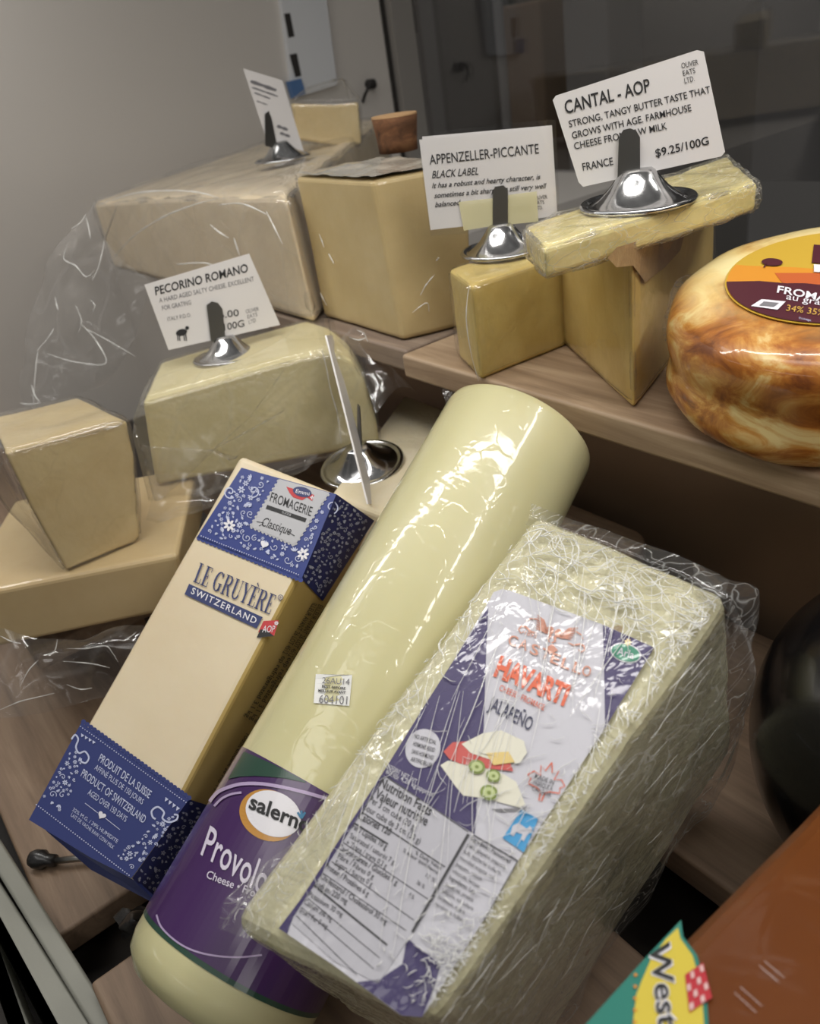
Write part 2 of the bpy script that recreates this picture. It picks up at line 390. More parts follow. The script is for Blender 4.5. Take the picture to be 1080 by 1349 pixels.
# front track of the case (two metal strips with a gap)
def strip(name, p0, p1, q0, q1, z, t, mat, ext=.9):
    a0, a1, b0, b1 = [on_z(*p, z) for p in (p0, p1, q0, q1)]
    da, db = unit(a1 - a0), unit(b1 - b0)
    L = [a0 - da * .5, a1 + da * ext]; K = [b0 - db * .5, b1 + db * ext]
    mb = MB(); lo = np.array([0, 0, t])
    hexa(mb, [K[0] - lo, K[1] - lo, L[1] - lo, L[0] - lo], [K[0], K[1], L[1], L[0]], mat)
    o = structure(mb, name); soften(o, .002, 0); return o
strip('trim_1', (0, 1105), (155, 1349), (0, 1155), (118, 1349), -.425, .05, M['rail'])
strip('trim_2', (0, 1162), (121, 1349), (0, 1218), (70, 1349), -.430, .05, M['rail'])
strip('trim_4', (0, 1252), (38, 1349), (0, 1268), (28, 1349), -.445, .03, M['rail'])
# rear glass and the dim room behind it
YB = 1.03
gm, nt, p = new_mat('rear_glass'); nt.nodes.remove(p)
tr = nd(nt, 'ShaderNodeBsdfTransparent'); tr.inputs[0].default_value = (.82, .82, .83, 1)
gl = nd(nt, 'ShaderNodeBsdfGlossy', Roughness=.02); mx = nd(nt, 'ShaderNodeMixShader'); mx.inputs[0].default_value = .10
nt.links.new(tr.outputs[0], mx.inputs[1]); nt.links.new(gl.outputs[0], mx.inputs[2]); nt.links.new(mx.outputs[0], nt.nodes['Material Output'].inputs['Surface'])
m = MB(); box(m, (-1.30, YB, Z(-.2185)), (.8, YB + .006, Z(.6)), gm); structure(m, 'window_1')
M['room'] = solid('room_paint', '8f8c88', .8); M['room_floor'] = solid('room_floor', '4a4642', .7)
M['reflection'] = solid('brown_reflected', '7a6450', .8); M['pale_panel'] = solid('pale_panel', '8e8c8a', .6); M['dark_panel'] = solid('dark_panel', '4c4846', .6)
m = MB(); box(m, (-4.5, 2.6, 0), (2.5, 2.66, 3), M['room']); structure(m, 'wall_rear')
m = MB(); box(m, (-4.5, 1.08, -.05), (2.5, 2.6, 0), M['room_floor']); structure(m, 'floor_rear')
m = MB(); box(m, (-1.36, 1.06, 0), (.8, 1.08, Z(-.51)), M['dark']); structure(m, 'wall_rear_base')
def reflected_block(px, y, depth, zlo, mat, name, label, cat):
    """an upright block behind the rear glass, standing for a shape reflected in it"""
    P = [on_plane(a, b, (0, y, 0), (0, -1.0, 0)) for a, b in px]; x0, x1 = min(p[0] for p in P), max(p[0] for p in P); z1 = max(p[2] for p in P)
    mb = MB(); box(mb, (x0, y, zlo), (x1, y + depth, z1), mat); o = mb.build(name, loc=((x0 + x1) / 2, y, zlo)); soften(o, .01, 0)
    return tag(o, label, cat)
# corner post and pilaster on the end wall
def wallquad(mb, px, x, t, mat):
    P = [on_plane(a, b, (x, 0, 0), (1.0, 0, 0)) for a, b in px]
    hexa(mb, P, [p + np.array([t, 0, 0]) for p in P], mat)
m = MB(); box(m, (-1.32, .985, Z(-.2185)), (-1.30, 1.045, Z(.6)), M['post']); structure(m, 'trim_5')
m = MB(); box(m, (-1.32, .976, Z(-.2185)), (-1.316, .983, Z(.6)), M['rail_dark']); structure(m, 'trim_6')

def board(name, lo, hi, label, mat='deck_wood', along='X'):
    mb = MB(); box(mb, (lo[0], lo[1], Z(lo[2])), (hi[0], hi[1], Z(hi[2])), M[mat]); o = mb.build(name, loc=((lo[0] + hi[0]) / 2, (lo[1] + hi[1]) / 2, Z(lo[2])))
    soften(o, .0025, 0); return tag(o, label, 'board')
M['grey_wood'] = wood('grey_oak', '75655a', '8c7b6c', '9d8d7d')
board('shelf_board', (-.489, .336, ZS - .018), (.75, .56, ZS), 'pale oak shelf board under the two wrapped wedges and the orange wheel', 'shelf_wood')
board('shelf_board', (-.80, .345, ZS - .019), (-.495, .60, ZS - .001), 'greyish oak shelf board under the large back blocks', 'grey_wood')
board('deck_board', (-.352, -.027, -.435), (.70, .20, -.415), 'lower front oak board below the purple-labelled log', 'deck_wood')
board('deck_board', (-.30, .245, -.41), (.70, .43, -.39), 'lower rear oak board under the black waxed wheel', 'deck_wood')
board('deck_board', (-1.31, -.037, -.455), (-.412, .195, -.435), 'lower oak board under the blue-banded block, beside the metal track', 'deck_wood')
mb = MB(); x0, x1, y0, y1, rr_ = -.79, -.314, .215, .412, .022
out = [(x0, y0), (x1, y0), (x1, y1 - rr_)] + [(x1 - rr_ + rr_ * math.cos(a_), y1 - rr_ + rr_ * math.sin(a_)) for a_ in np.linspace(.2, math.pi / 2, 7)] + [(x0, y1)]
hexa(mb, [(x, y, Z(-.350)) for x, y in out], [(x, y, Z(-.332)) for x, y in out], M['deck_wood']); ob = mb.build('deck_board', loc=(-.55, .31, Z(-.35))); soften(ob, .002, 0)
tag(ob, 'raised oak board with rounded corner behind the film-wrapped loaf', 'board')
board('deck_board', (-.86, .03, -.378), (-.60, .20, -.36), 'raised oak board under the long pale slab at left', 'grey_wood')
# supports that hold the raised boards
NB = [9]
def riserblock(x0, y0, x1, y1, z0, z1, label=None):
    NB[0] += 1; mb = MB(); box(mb, (x0, y0, Z(z0)), (x1, y1, Z(z1)), M['deck_wood']); structure(mb, 'trim_%d' % NB[0])
riserblock(-.77, .30, -.36, .33, -.47, -.35, 'wooden batten standing under the raised rear board')
riserblock(-.84, .09, -.62, .12, -.435, -.378, 'wooden batten standing under the raised left board')
riserblock(-.98, .02, -.43, .04, -.47, -.455, 'wooden batten under the lower left board')
riserblock(-.34, .05, .6, .08, -.47, -.435, 'wooden batten under the lower front board')
riserblock(-.28, .33, .6, .36, -.47, -.41, 'wooden batten under the lower rear board')

# ------------------------------------------------------------------ shared builders
FILM = film_mat('clear_film', .015, .02, 30, (1, 1, 1), 1.0); BAG = film_mat('clear_bag', .04, .07, 16, (1, 1, 1), 1.1); WRAP = film_mat('stretch_film', .05, .3, 90, (1, .4, 1), 1.3)
def holder(center, label, rr=.030, axis=UP, clip=None, plane=None, up=None):
    t = thing('card_holder', center, label, 'card holder', 'metal card holders on the cheeses')
    mb = MB(); s = rr / .03
    lathe(mb, center, axis, [(r_ * s, h_) for r_, h_ in ((0, 0), (.0297, 0), (.0302, .0012), (.0290, .0027), (.0272, .0023), (.0262, .0010), (.0245, .0014), (.0200, .0042), (.0155, .0082), (.0115, .0132), (.0088, .0168), (.0070, .0182), (0, .0184))], M['chrome'], 64)
    mb.build('base', t, smooth=True)
    mb = MB()
    if clip is not None:
        f = [plane(x, y, .0012) for x, y in clip]; b = [plane(x, y, .0022) for x, y in clip]
        hexa(mb, f, b, M['clip'])
        # foot of the strip running down into the cone
        q = [f[0], f[1]]; c = np.array(center) + np.array(axis) * .013
        w = unit(f[1] - f[0]) * np.linalg.norm(f[1] - f[0]) * .5
        hexa(mb, [c - w * .8 - unit(np.cross(w, axis)) * .0006, c + w * .8 - unit(np.cross(w, axis)) * .0006, c + w * .8 + unit(np.cross(w, axis)) * .0006, c - w * .8 + unit(np.cross(w, axis)) * .0006], [f[0], f[1], b[1], b[0]], M['clip'])
        mb.build('clip', t)
    return t
def facing(p, tilt=.2, yaw=0.0):
    d = EYE - np.array(p); d[2] = 0; d = unit(d); c, s_ = math.cos(yaw), math.sin(yaw)
    d = np.array([c * d[0] - s_ * d[1], s_ * d[0] + c * d[1], 0]); return unit(d + UP * tilt)
def card_base(px, plane, t, mat='paper', thick=.0005, name='paper_card'):
    mb = MB(); P = [plane(x, y, 0) for x, y in px]; B = [plane(x, y, -thick) for x, y in px]
    hexa(mb, B, P, M[mat]); return mb
def outline_block(name, px, p, n, back, mat, parent, r=.004, amp=.0015, size=.03, taper=1.0, sub=3):
    """a front outline seen in the photo, cut from a block that runs back"""
    Fr = [on_plane(x, y, p, n) for x, y in px]; c = np.mean(Fr, axis=0)
    Bk = [c + (f - c) * taper + np.array(back) for f in Fr]
    mb = MB(); hexa(mb, Fr, Bk, mat); o = mb.build(name, parent); soften(o, r, sub, amp, size); return Fr, Bk, o

# ------------------------------------------------------------------ cheeses on the shelf
M['parm'] = cheese('parmesan', 'd6c4a6', 'e0d0b4', 20, .55, (40, (1, 1, 1), (0, 0, 0), .5, .25), pits=.5)
M['parm_rind'] = cheese('parmesan_rind', 'c09a6c', 'cdb084', 30, .6)
M['block'] = cheese('aged_block', 'bfa97a', 'ccb88a', 14, .5, (35, (1, 1, 1), (0, 0, 0), .5, .35), pits=.3)
M['appen'] = cheese('appenzeller', 'c8ae66', 'd9c47f', 25, .5, (55, (1, 1, 1), (0, 0, 0), .5, .3), pits=.5)
M['cantal'] = cheese('cantal', 'c6a65a', 'dcc27c', 18, .5, (45, (1, .5, 1), (0, 0, .4), .5, .35), pits=.4)
M['slice'] = cheese('cantal_slice', 'ddca84', 'eadc9c', 30, .45, (80, (1, .4, 1), (0, 0, .6), .7, .7), pits=.4)
M['pec'] = cheese('pecorino', 'cfc394', 'dbd0a6', 30, .55, None, pits=.4)
M['pec_rind'] = cheese('pecorino_rind', 'e0d3b2', 'e8ddc2', 30, .55, None, pits=.6)
M['wedge'] = cheese('hard_wedge', 'c3ad80', 'd0bd92', 22, .5, (50, (1, 1, 1), (0, 0, 0), .6, .35), pits=.4)
M['slab'] = cheese('pale_slab', 'bca47b', 'c9b48a', 12, .5, (30, (1, 1, 1), (0, 0, 0), .4, .25), pits=.2)

# --- big block at the back left, in a clear bag
br = on_z(416, 427, ZS); fp, fn = br, np.array([0, -1.0, 0])
t = thing('cheese_block', (-.80, .45, Z(ZS)), 'big pale hard cheese block in a clear bag against the metal end wall', 'cheese')
f0, f1 = on_plane(122, 267, fp, fn), on_plane(376, 257, fp, fn); PARZ = f1[2]
g0 = on_plane(150, 352, fp, fn); g0[2] = br[2]
T2 = on_z(392, 241, PARZ - CZ); T3 = on_z(470, 183, PARZ - CZ); T4 = on_z(316, 189, PARZ - CZ)
k_ = (-1.27 - f0[0]) / (T4[0] - f0[0]); T4 = f0 + (T4 - f0) * k_; T4[2] = PARZ; T3 = T2 + (T3 - T2) * ((T4[1] - T2[1]) / (T3[1] - T2[1]))
top = [f0, (f0 + f1) / 2 + UP * .003, f1, T2, T3, T4]
B2 = on_z(423, 417, ZS); drop = B2 - T2
bot = [g0, (g0 + br) / 2, br, B2, T3 + drop, T4 + np.array([.02, 0, drop[2]])]
mb = MB(); hexa(mb, bot, top, M['parm']); soften(mb.build('block', t), .006, 3, .0015, .05)
film_shell('bag', [q + UP * .003 for q in bot] + top, BAG, t, .003, .006, 22, 5, 5)
gp = lambda x, y, d: at_dist(x, y, d)
film_sheet('bag_end', [[gp(128, 262, .90), gp(120, 292, .885), gp(150, 330, .85), gp(200, 372, .815)],
                       [gp(92, 300, .93), gp(95, 345, .90), gp(118, 400, .86), gp(180, 430, .82)],
                       [gp(62, 350, .95), gp(60, 430, .91), gp(95, 470, .87), gp(165, 470, .83)],
                       [gp(40, 420, .96), gp(28, 530, .92), gp(70, 528, .89), gp(140, 505, .86)]], BAG, t, .012, 24, 11, 70)
# --- small wedge on top of it
w0 = on_z(430, 189, PARZ + .003 - CZ); sp = Plane(w0, facing(w0, 0, .1))
t2 = thing('cheese_wedge', w0, 'small film-wrapped orange-tinted wedge at the back beside the white wall strip', 'cheese')
Fr2, Bk2, _ = outline_block('wedge', [(383, 136), (440, 138), (473, 134), (477, 190), (450, 193), (392, 184)], sp.p, sp.n, -sp.n * .05, M['wedge'], t2, .003, .001, .03, .85)
film_shell('wrap', list(Fr2) + list(Bk2) + [sp(452, 104, -.02), sp(405, 118, -.03)], FILM, t2, .002, .004, 40, 9, 4, .003)

# --- tall block in the middle of the back
F4 = on_z(531, 449, ZS); L4 = on_z(427, 417, ZS); R4 = on_z(622, 426, ZS)
nL = np.cross(L4 - F4, UP); nR = np.cross(R4 - F4, UP)
TF4 = on_plane(490, 238, F4, nL); TL4 = on_plane(388, 229, F4, nL); TR4 = on_plane(618, 214, F4, nR)
t3 = thing('cheese_block', F4, 'tall golden film-wrapped block with a round bark-covered stub on top', 'cheese')
dz = TF4[2]
mb = MB(); bot = [F4, R4, R4 + (L4 - F4), L4]; tr_ = TR4 * 1.0; tr_[2] = dz; TL4[2] = dz; top = [TF4, tr_, tr_ + (TL4 - TF4), TL4]
hexa(mb, bot, top, M['block']); soften(mb.build('block', t3), .004, 3, .002, .05)
M['top_film'] = solid('crinkled_top_film', 'b9b2a4', .25, 0, .7, .8, (140, .9))
mb = MB(); c_ = np.mean(top, axis=0); N = 26
V = []; Fc = []
for i in range(N + 1):
    for j in range(N + 1):
        q = (top[0] * (1 - i / N) + top[1] * i / N) * (1 - j / N) + (top[3] * (1 - i / N) + top[2] * i / N) * j / N
        V.append(c_ + (q - c_) * 1.005 + UP * (.002 + .004 * max(0, fold(q, 21, 55) + .15)))
for i in range(N):
    for j in range(N): k = i * (N + 1) + j; Fc.append([k, k + N + 1, k + N + 2, k + 1])
mb.add(V, Fc, M['top_film']); mb.build('top_film', t3, smooth=True)
B4TOP = dz
# --- bark stub
sc = on_z(525, 199, B4TOP + .004 - CZ)
M['bark'] = wood('bark', '3f2917', '6a452a', '8d6743', 'Y', .85); M['cut'] = solid('cut_wood', 'ad8a62', .7, bump=(120, .3))
t4 = thing('wooden_stub', sc, 'short round wooden stub with brown bark standing on the tall block', 'stub')
ts = on_plane(519, 152, sc, facing(sc, 0)); h = max(.02, ts[2] - sc[2]); ax4 = unit(ts - sc)
mb = MB(); lathe(mb, sc, ax4, [(0, 0), (.0165, 0), (.0168, h * .3), (.0182, h * .7), (.0192, h * .97), (.0182, h)], M['bark'], 28); o = mb.build('bark', t4, smooth=True)
mb = MB(); lathe(mb, sc + ax4 * h * .985, ax4, [(.0192, 0), (.019, .0012), (0, .0016)], M['cut'], 28); mb.build('cut_face', t4)
# --- Appenzeller wedge
FA = on_z(633, 501, ZS); RA = on_z(747, 455, ZS); nA = np.cross(RA - FA, UP)
TFA = on_plane(620, 376, FA, nA); TRA = on_plane(743, 335, FA, nA)
t5 = thing('cheese_wedge', FA, 'small film-wrapped yellow wedge, left one on the pale shelf board, under a sleeved card', 'cheese')
bk = unit(np.array([-(RA - FA)[1], (RA - FA)[0], 0])); bk = bk if bk[1] > 0 else -bk
sh = on_z(611, 478, ZS) - FA; sh = sh * 1.3
mb = MB(); TFA[2] = TRA[2] = (TFA[2] + TRA[2]) / 2
hexa(mb, [FA, RA, RA + bk * .05, FA + sh], [TFA, TRA, TRA + bk * .05, TFA + sh], M['appen']); soften(mb.build('wedge', t5), .003, 3, .0015, .03)
film_shell('wrap', [FA + UP * .002, RA + UP * .002, RA + bk * .045 + UP * .002, FA + sh * 1.05 + UP * .002, TFA, TRA, TRA + bk * .045, TFA + sh], FILM, t5, .0015, .003, 45, 15, 5, .003)
APZ = TFA[2]
# --- Cantal wedge
FC = on_z(835, 540, ZS); LC = on_z(746, 457, ZS); RC = on_z(938, 407, ZS)
nC = np.cross(LC - FC, UP); TFC = on_plane(832, 340, FC, nC); off = TFC - FC
lc = FC + unit(LC - FC) * .17; mid = FC + unit((lc - FC) + (RC - FC)) * .185
lc = FC + unit(LC - FC) * .135; mid = FC + unit(unit(LC - FC) + unit(RC - FC)) * .185
t6 = thing('cheese_wedge', FC, 'large tall film-wrapped wedge with a sharp front edge under a cut stick', 'cheese')
bot = [FC, RC, mid, lc]; mb = MB(); hexa(mb, bot, [b + off for b in bot], M['cantal']); soften(mb.build('wedge', t6), .003, 3, .0012, .04)
M['rind'] = cheese('brown_rind', '9a7a55', 'b39468', 60, .6, (60, (1, 1, 1), (0, 0, 0), .8, .5))
CAZ = TFC[2]
wp = Plane(FC, np.cross(RC - FC, UP))
mb = MB()
shape(mb, [(834, 350), (812, 352), (800, 340), (812, 326), (838, 318), (872, 300), (902, 288), (904, 300), (896, 330), (876, 352), (850, 372)], wp, M['rind'], .0012)
mb.build('rind_patch', t6)
film_shell('wrap', [b + UP * .003 for b in bot] + [b + off for b in bot], FILM, t6, .0012, .0025, 40, 17, 5, .003)
# --- cut stick lying across
zt = CAZ + .019 - CZ
sl = [on_z(690, 299, zt), on_z(716, 326, zt), on_z(998, 240, zt), on_z(958, 205, zt)]
t7 = thing('cheese_stick', np.mean(sl, axis=0) - UP * .016, 'pale film-wrapped cheese stick lying across the top of the large wedge', 'cheese')
mb = MB(); lo = UP * .0155; hexa(mb, [s - lo for s in sl], sl, M['slice']); soften(mb.build('stick', t7), .003, 4, .0025, .02)
film_shell('wrap', [s - lo for s in sl] + sl + [on_z(1003, 262, zt - .014)], WRAP, t7, .001, .003, 60, 23, 5, .002)
STZ = zt

# --- washed-rind wheel
ca_, cb_ = .1468, .0661; KS = .957
WAX = np.array([math.cos(ca_) * math.sin(cb_), -math.sin(ca_), math.cos(ca_) * math.cos(cb_)])
wc = np.array([-.2119 * KS, .4239 * KS, Z(-.2 * KS)]); WR, WH = .0831 * KS, .0687 * KS
m_, nt, p = new_mat('washed_rind'); co = coords(nt, (1, 1, 1.6))
n1 = nd(nt, 'ShaderNodeTexNoise', Scale=34, Detail=6.0, Roughness=.62, Distortion=.9); nt.links.new(co, n1.inputs['Vector'])
r1 = ramp(nt, n1.outputs['Fac'], [(.34, lin('7a4015')), (.45, lin('b06a24')), (.54, lin('cf9445')), (.66, lin('e6cd8c'))])
tc = nt.nodes.new('ShaderNodeTexCoord'); sx = nt.nodes.new('ShaderNodeSeparateXYZ'); nt.links.new(tc.outputs['Object'], sx.inputs[0])
mr = nd(nt, 'ShaderNodeMapRange'); mr.inputs[1].default_value = WH * .80; mr.inputs[2].default_value = WH * 1.0; nt.links.new(sx.outputs[2], mr.inputs[0])
topc = nd(nt, 'ShaderNodeTexNoise', Scale=30, Detail=4.0); nt.links.new(co, topc.inputs['Vector'])
r2 = ramp(nt, topc.outputs['Fac'], [(.36, lin('c08a40')), (.5, lin('e8cf8c')), (.65, lin('f0dfa6'))])
mx = nd(nt, 'ShaderNodeMixRGB'); nt.links.new(mr.outputs[0], mx.inputs[0]); nt.links.new(r1.outputs[0], mx.inputs[1]); nt.links.new(r2.outputs[0], mx.inputs[2])
nt.links.new(mx.outputs[0], p.inputs['Base Color']); p.inputs['Roughness'].default_value = .4; coat_film(nt, p, (35, (1, 1, 1), (0, 0, 0), .35, .8))
t8 = thing('washed_rind_cheese', wc, 'orange-brown washed-rind wheel with a yellow and maroon top label on the shelf', 'cheese')
mb = MB(); prof = [(0, 0), (.70, 0), (.86, .02), (.95, .08), (.995, .20), (1.0, .28), (.98, .40), (.962, .47), (.98, .55), (1.0, .68), (.985, .80), (.94, .89), (.86, .955), (.74, .99), (.4, 1.0), (0, 1.0)]
lathe(mb, wc, WAX, [(a * WR, b * WH) for a, b in prof], m_, 72); o = mb.build('wheel', t8, smooth=True)
for v in o.data.vertices:
    k = noise.noise(Vector(v.co) * 28 + Vector((5, 2, 1))) * .0035; r_ = math.hypot(v.co.x, v.co.y)
    if r_ > 1e-5 and .001 < v.co @ Vector(WAX) < WH * .985: v.co.x *= 1 + k / r_; v.co.y *= 1 + k / r_
sd = o.modifiers.new('smooth', 'SUBSURF'); sd.levels = sd.render_levels = 1
M['maroon'] = solid('maroon_print', '4f1c28', .45, coat=.5); M['lab_orange'] = solid('orange_print', 'd8902c', .45, coat=.5); M['lab_yellow'] = solid('mustard_print', 'c9a437', .45, coat=.5); M['lab_rust'] = solid('rust_print', 'c2602f', .45, coat=.5); M['gold'] = solid('gold_print', 'c9a24a', .5)
wtop = wc + WAX * (WH + .0006); wpl = Plane(wtop, WAX); lr = .0530 * KS
mb = MB(); lathe(mb, wc + WAX * (WH + .0001), WAX, [(lr, 0), (lr, .0004), (0, .0005)], M['lab_yellow'], 64)
def clip_poly(px):
    """keep an outline inside the round label"""
    o_ = []
    for x, y in px:
        q = wpl(x, y); d = q - wtop; k = np.linalg.norm(d)
        if k > lr * .985: d = d * lr * .985 / k
        o_.append(wtop + d)
    return o_
def wshape(px, mat, h):
    pts = []
    for a, b in zip(px, px[1:] + px[:1]): pts += [lerp(a, b, k / 8) for k in range(8)]
    P = clip_poly(pts); tri = geometry.tessellate_polygon([[Vector((q[0], q[1], 0)) for q in P]]); mb.add([q + WAX * h for q in P], [list(k) for k in tri], mat)
wshape([(930, 345), (985, 350), (1045, 352), (1100, 356), (1250, 372), (1250, 400), (1000, 400), (930, 390)], M['lab_orange'], 0)
wshape([(1020, 360), (1080, 360), (1180, 366), (1250, 378), (1250, 400), (1040, 385)], M['lab_rust'], .0002)
wshape([(920, 373), (955, 372), (1000, 371), (1035, 374), (1060, 374), (1100, 378), (1260, 392), (1250, 480), (1000, 460), (920, 420)], M['maroon'], .0004)
shape(mb, ell((1017, 345), 14, 5, .05), wpl, M['maroon'], .0006); line(mb, [(1010, 347), (1006, 352)], 2, wpl, M['maroon'], .0006)
shape(mb, [(1072, 322), (1130, 326), (1130, 350), (1069, 346)], wpl, M['maroon'], .0006); shape(mb, [(1072, 348), (1130, 352), (1128, 362), (1072, 358)], wpl, M['white'], .0008)
text(mb, 'FROMAGE', (1023, 385), (1113, 402), (2, -9), wpl, M['white'], .0008, .02)
text(mb, 'au gratin', (1035, 394), (1098, 405), (2, -8), wpl, M['white'], .0008)
text(mb, '34% 35%', (1035, 409), (1085, 416), (2, -8), wpl, M['gold'], .0008)
text(mb, 'fromage', (1052, 420), (1068, 423), (.5, -3), wpl, M['white_soft'], .0008)
shape(mb, [(1003, 394), (1035, 397), (1024, 408), (989, 403)], wpl, M['white'], .0008); shape(mb, [(1006, 397), (1026, 399), (1019, 404), (1000, 402)], wpl, M['grey_ink'], .001)
o = mb.build('label', t8)
film_sheet('wrap_tail', [[wc + np.array([-.0865, -.02, .018]), wc + np.array([-.089, .0, .02]), wc + np.array([-.086, .02, .02])],
                         [wc + np.array([-.090, -.02, .028]), wc + np.array([-.0925, .0, .032]), wc + np.array([-.089, .02, .03])],
                         [wc + np.array([-.0855, -.02, .05]), wc + np.array([-.0885, .0, .052]), wc + np.array([-.0855, .02, .05])]], WRAP, t8, .004, 70, 5, 26)

# ------------------------------------------------------------------ cards and holders on the shelf
def put_card(px, center, label, name='price_card', tilt=.2, yaw=0.0, group=None):
    n = facing(center, tilt, yaw); pl = Plane(center, n); mb = card_base(px, pl, .0005); return pl, mb
# Cantal
hc = on_z(840, 268, STZ + .0005); pl = Plane(hc + UP * .012, facing(hc, .12))
mb = card_base([(728, 132), (732, 126), (918, 66), (927, 68), (955, 200), (950, 206), (768, 246), (762, 240)], pl, .0005)
text(mb, 'CANTAL - AOP', (745, 150), (857, 120), (-2.5, -17), pl, M['ink'], .0003, .012)
text(mb, 'STRONG, TANGY BUTTER TASTE THAT', (750, 168), (936, 122), (-1.5, -9), pl, M['ink'], .0003, .006)
text(mb, 'GROWS WITH AGE. FARMHOUSE', (754, 183), (911, 146), (-1.5, -9), pl, M['ink'], .0003, .006)
text(mb, 'CHEESE FROM RAW MILK', (757, 197), (879, 170), (-1.5, -9), pl, M['ink'], .0003, .006)
text(mb, 'FRANCE', (768, 225), (808, 217), (-1.5, -10), pl, M['ink'], .0003, .006)
text(mb, '$9.25/100G', (864, 207), (934, 190), (-1.5, -10.5), pl, M['ink'], .0003, .012)
for k, s in enumerate(('OLIVER', 'EATS', 'LTD.')): text(mb, s, (898 + k * 2, 90 + k * 10), (898 + k * 2 + (22, 16, 13)[k], 85 + k * 10 + (0, 1, 1.5)[k]), (-1, -7), pl, M['ink'], .0003)
tag(mb.build('price_card', loc=hc + UP * .02), 'white Cantal card with curled corners, highest of the cards', 'price card', 'price cards')
holder(hc, 'large shiny card holder standing on the pale stick, gripping the Cantal card', .0315, UP, [(813, 244), (843, 243), (843, 181), (838, 172), (830, 169), (821, 171), (815, 181)], pl)
# Appenzeller
hb = on_z(662, 330, APZ + .002 - CZ); pl = Plane(hb + UP * .012, facing(hb, .1))
mb = card_base([(552, 184), (722, 168), (732, 285), (567, 303)], pl, .0006)
text(mb, 'APPENZELLER-PICCANTE', (566, 217), (710, 202), (-1, -13), pl, M['ink'], .0003, .004)
def ital(mb, s, p0, p1, up, *a, **k): text(mb, s, p0, p1, (up[0] + 2.2, up[1]), *a, **k)
ital(mb, 'BLACK LABEL', (569, 235), (630, 230), (-.5, -10), pl, M['ink'], .0003, .006)
ital(mb, 'It has a robust and hearty character, is', (569, 248), (711, 236), (-.5, -7), pl, M['ink'], .0003, .012)
ital(mb, 'sometimes a bit sharp, but still very well', (572, 261), (718, 248), (-.5, -7), pl, M['ink'], .0003, .012)
ital(mb, 'balanced', (573, 273), (605, 270), (-.5, -7), pl, M['ink'], .0003, .012)
text(mb, '/100G', (672, 280), (701, 277), (-.5, -8), pl, M['ink'], .0003)
for k, s in enumerate(('OLIVER', 'EATS', 'LTD.')): text(mb, s, (704 + k, 263 + k * 7), (704 + k + (17, 12, 9)[k], 261.5 + k * 7), (-.5, -5), pl, M['ink'], .0003)
tc_ = thing('price_card', hb + UP * .02, 'Appenzeller card in a clear sleeve with yellowed tape, standing behind a grey clip', 'price card', 'price cards')
mb.build('paper', tc_)
mb = MB(); hexa(mb, [pl(*q, -.0016) for q in [(556, 180), (727, 165), (734, 283), (569, 300)]], [pl(*q, -.0010) for q in [(556, 180), (727, 165), (734, 283), (569, 300)]], M['paper']); mb.build('spare_paper', tc_)
SLV, nt, p = new_mat('clear_sleeve'); nt.nodes.remove(p)
tr = nd(nt, 'ShaderNodeBsdfTransparent'); gl = nd(nt, 'ShaderNodeBsdfGlossy', Roughness=.08); mx = nd(nt, 'ShaderNodeMixShader'); mx.inputs[0].default_value = .06
nt.links.new(tr.outputs[0], mx.inputs[1]); nt.links.new(gl.outputs[0], mx.inputs[2]); nt.links.new(mx.outputs[0], nt.nodes['Material Output'].inputs['Surface'])
mb = MB(); hexa(mb, [pl(*q, .0006) for q in [(548, 176), (732, 157), (738, 298), (567, 311)]], [pl(*q, .0009) for q in [(548, 176), (732, 157), (738, 298), (567, 311)]], SLV); mb.build('sleeve', tc_)
mb = MB(); shape(mb, [(604, 266), (650, 261), (652, 297), (611, 304)], pl, M['tape'], .0013); shape(mb, [(668, 257), (707, 252), (709, 292), (668, 296)], pl, M['tape'], .0013)
mtp, nt, p = new_mat('clear_yellow_tape'); p.inputs['Base Color'].default_value = lin('d8d2a6'); p.inputs['Alpha'].default_value = .72; p.inputs['Roughness'].default_value = .3
mb.mats = [mtp]; mb.build('tape', tc_)
holder(hb, 'dull card holder on the small yellow wedge, taped to the sleeved card', .0295, UP, [(649, 296), (669, 294), (669, 250), (663, 244), (652, 246), (649, 252)], Plane(pl.p, pl.n))
# far card on the big block
hf = on_z(373, 210, PARZ + .003 - CZ); pl = Plane(hf + UP * .014, facing(hf, .05, .65))
mb = card_base([(320, 90), (372, 106), (400, 199), (351, 184)], pl, .0005)
for p_, q_, w_ in (((330, 107), (364, 119), 5), ((332, 115), (366, 127), 2.2), ((335, 122), (356, 130), 2.0), ((338, 133), (352, 138), 1.5), ((365, 166), (379, 171), 4.5), ((369, 175), (382, 180), 4)): line(mb, [lerp(p_, q_, k / 6) for k in range(7)], [w_ * (.6 + .4 * ((k * 5) % 3) / 2) for k in range(7)], pl, M['grey_ink'], .0003)
tag(mb.build('price_card', loc=hf + UP * .02), 'small slanted white card at the far left back, turned away', 'price card', 'price cards')
holder(hf, 'card holder on the big bagged block by the end wall', .0310, UP, [(349, 192), (366, 197), (358, 157), (354, 146), (349, 150)], pl)

# ------------------------------------------------------------------ left group: slab, wedge, pecorino
ZL = -.29
a = on_z(0, 776, ZL); b = on_z(234, 730, ZL); n_ = np.cross(b - a, UP); back = unit(np.array([-(b - a)[1], (b - a)[0], 0])); back = back if back[0] < 0 else -back
t9 = thing('cheese_slab', (a + b) / 2 - UP * .068, 'long pale slab lying flat at the left under a wrapped wedge', 'cheese')
spn = np.cross(b - a, UP)
Fs, Bs, _ = outline_block('slab', [(-60, 788), (234, 730), (246, 800), (-60, 866)], a, spn, back * .15, M['slab'], t9, .004, .0012, .05)
lowz = min(q[2] for q in Fs)
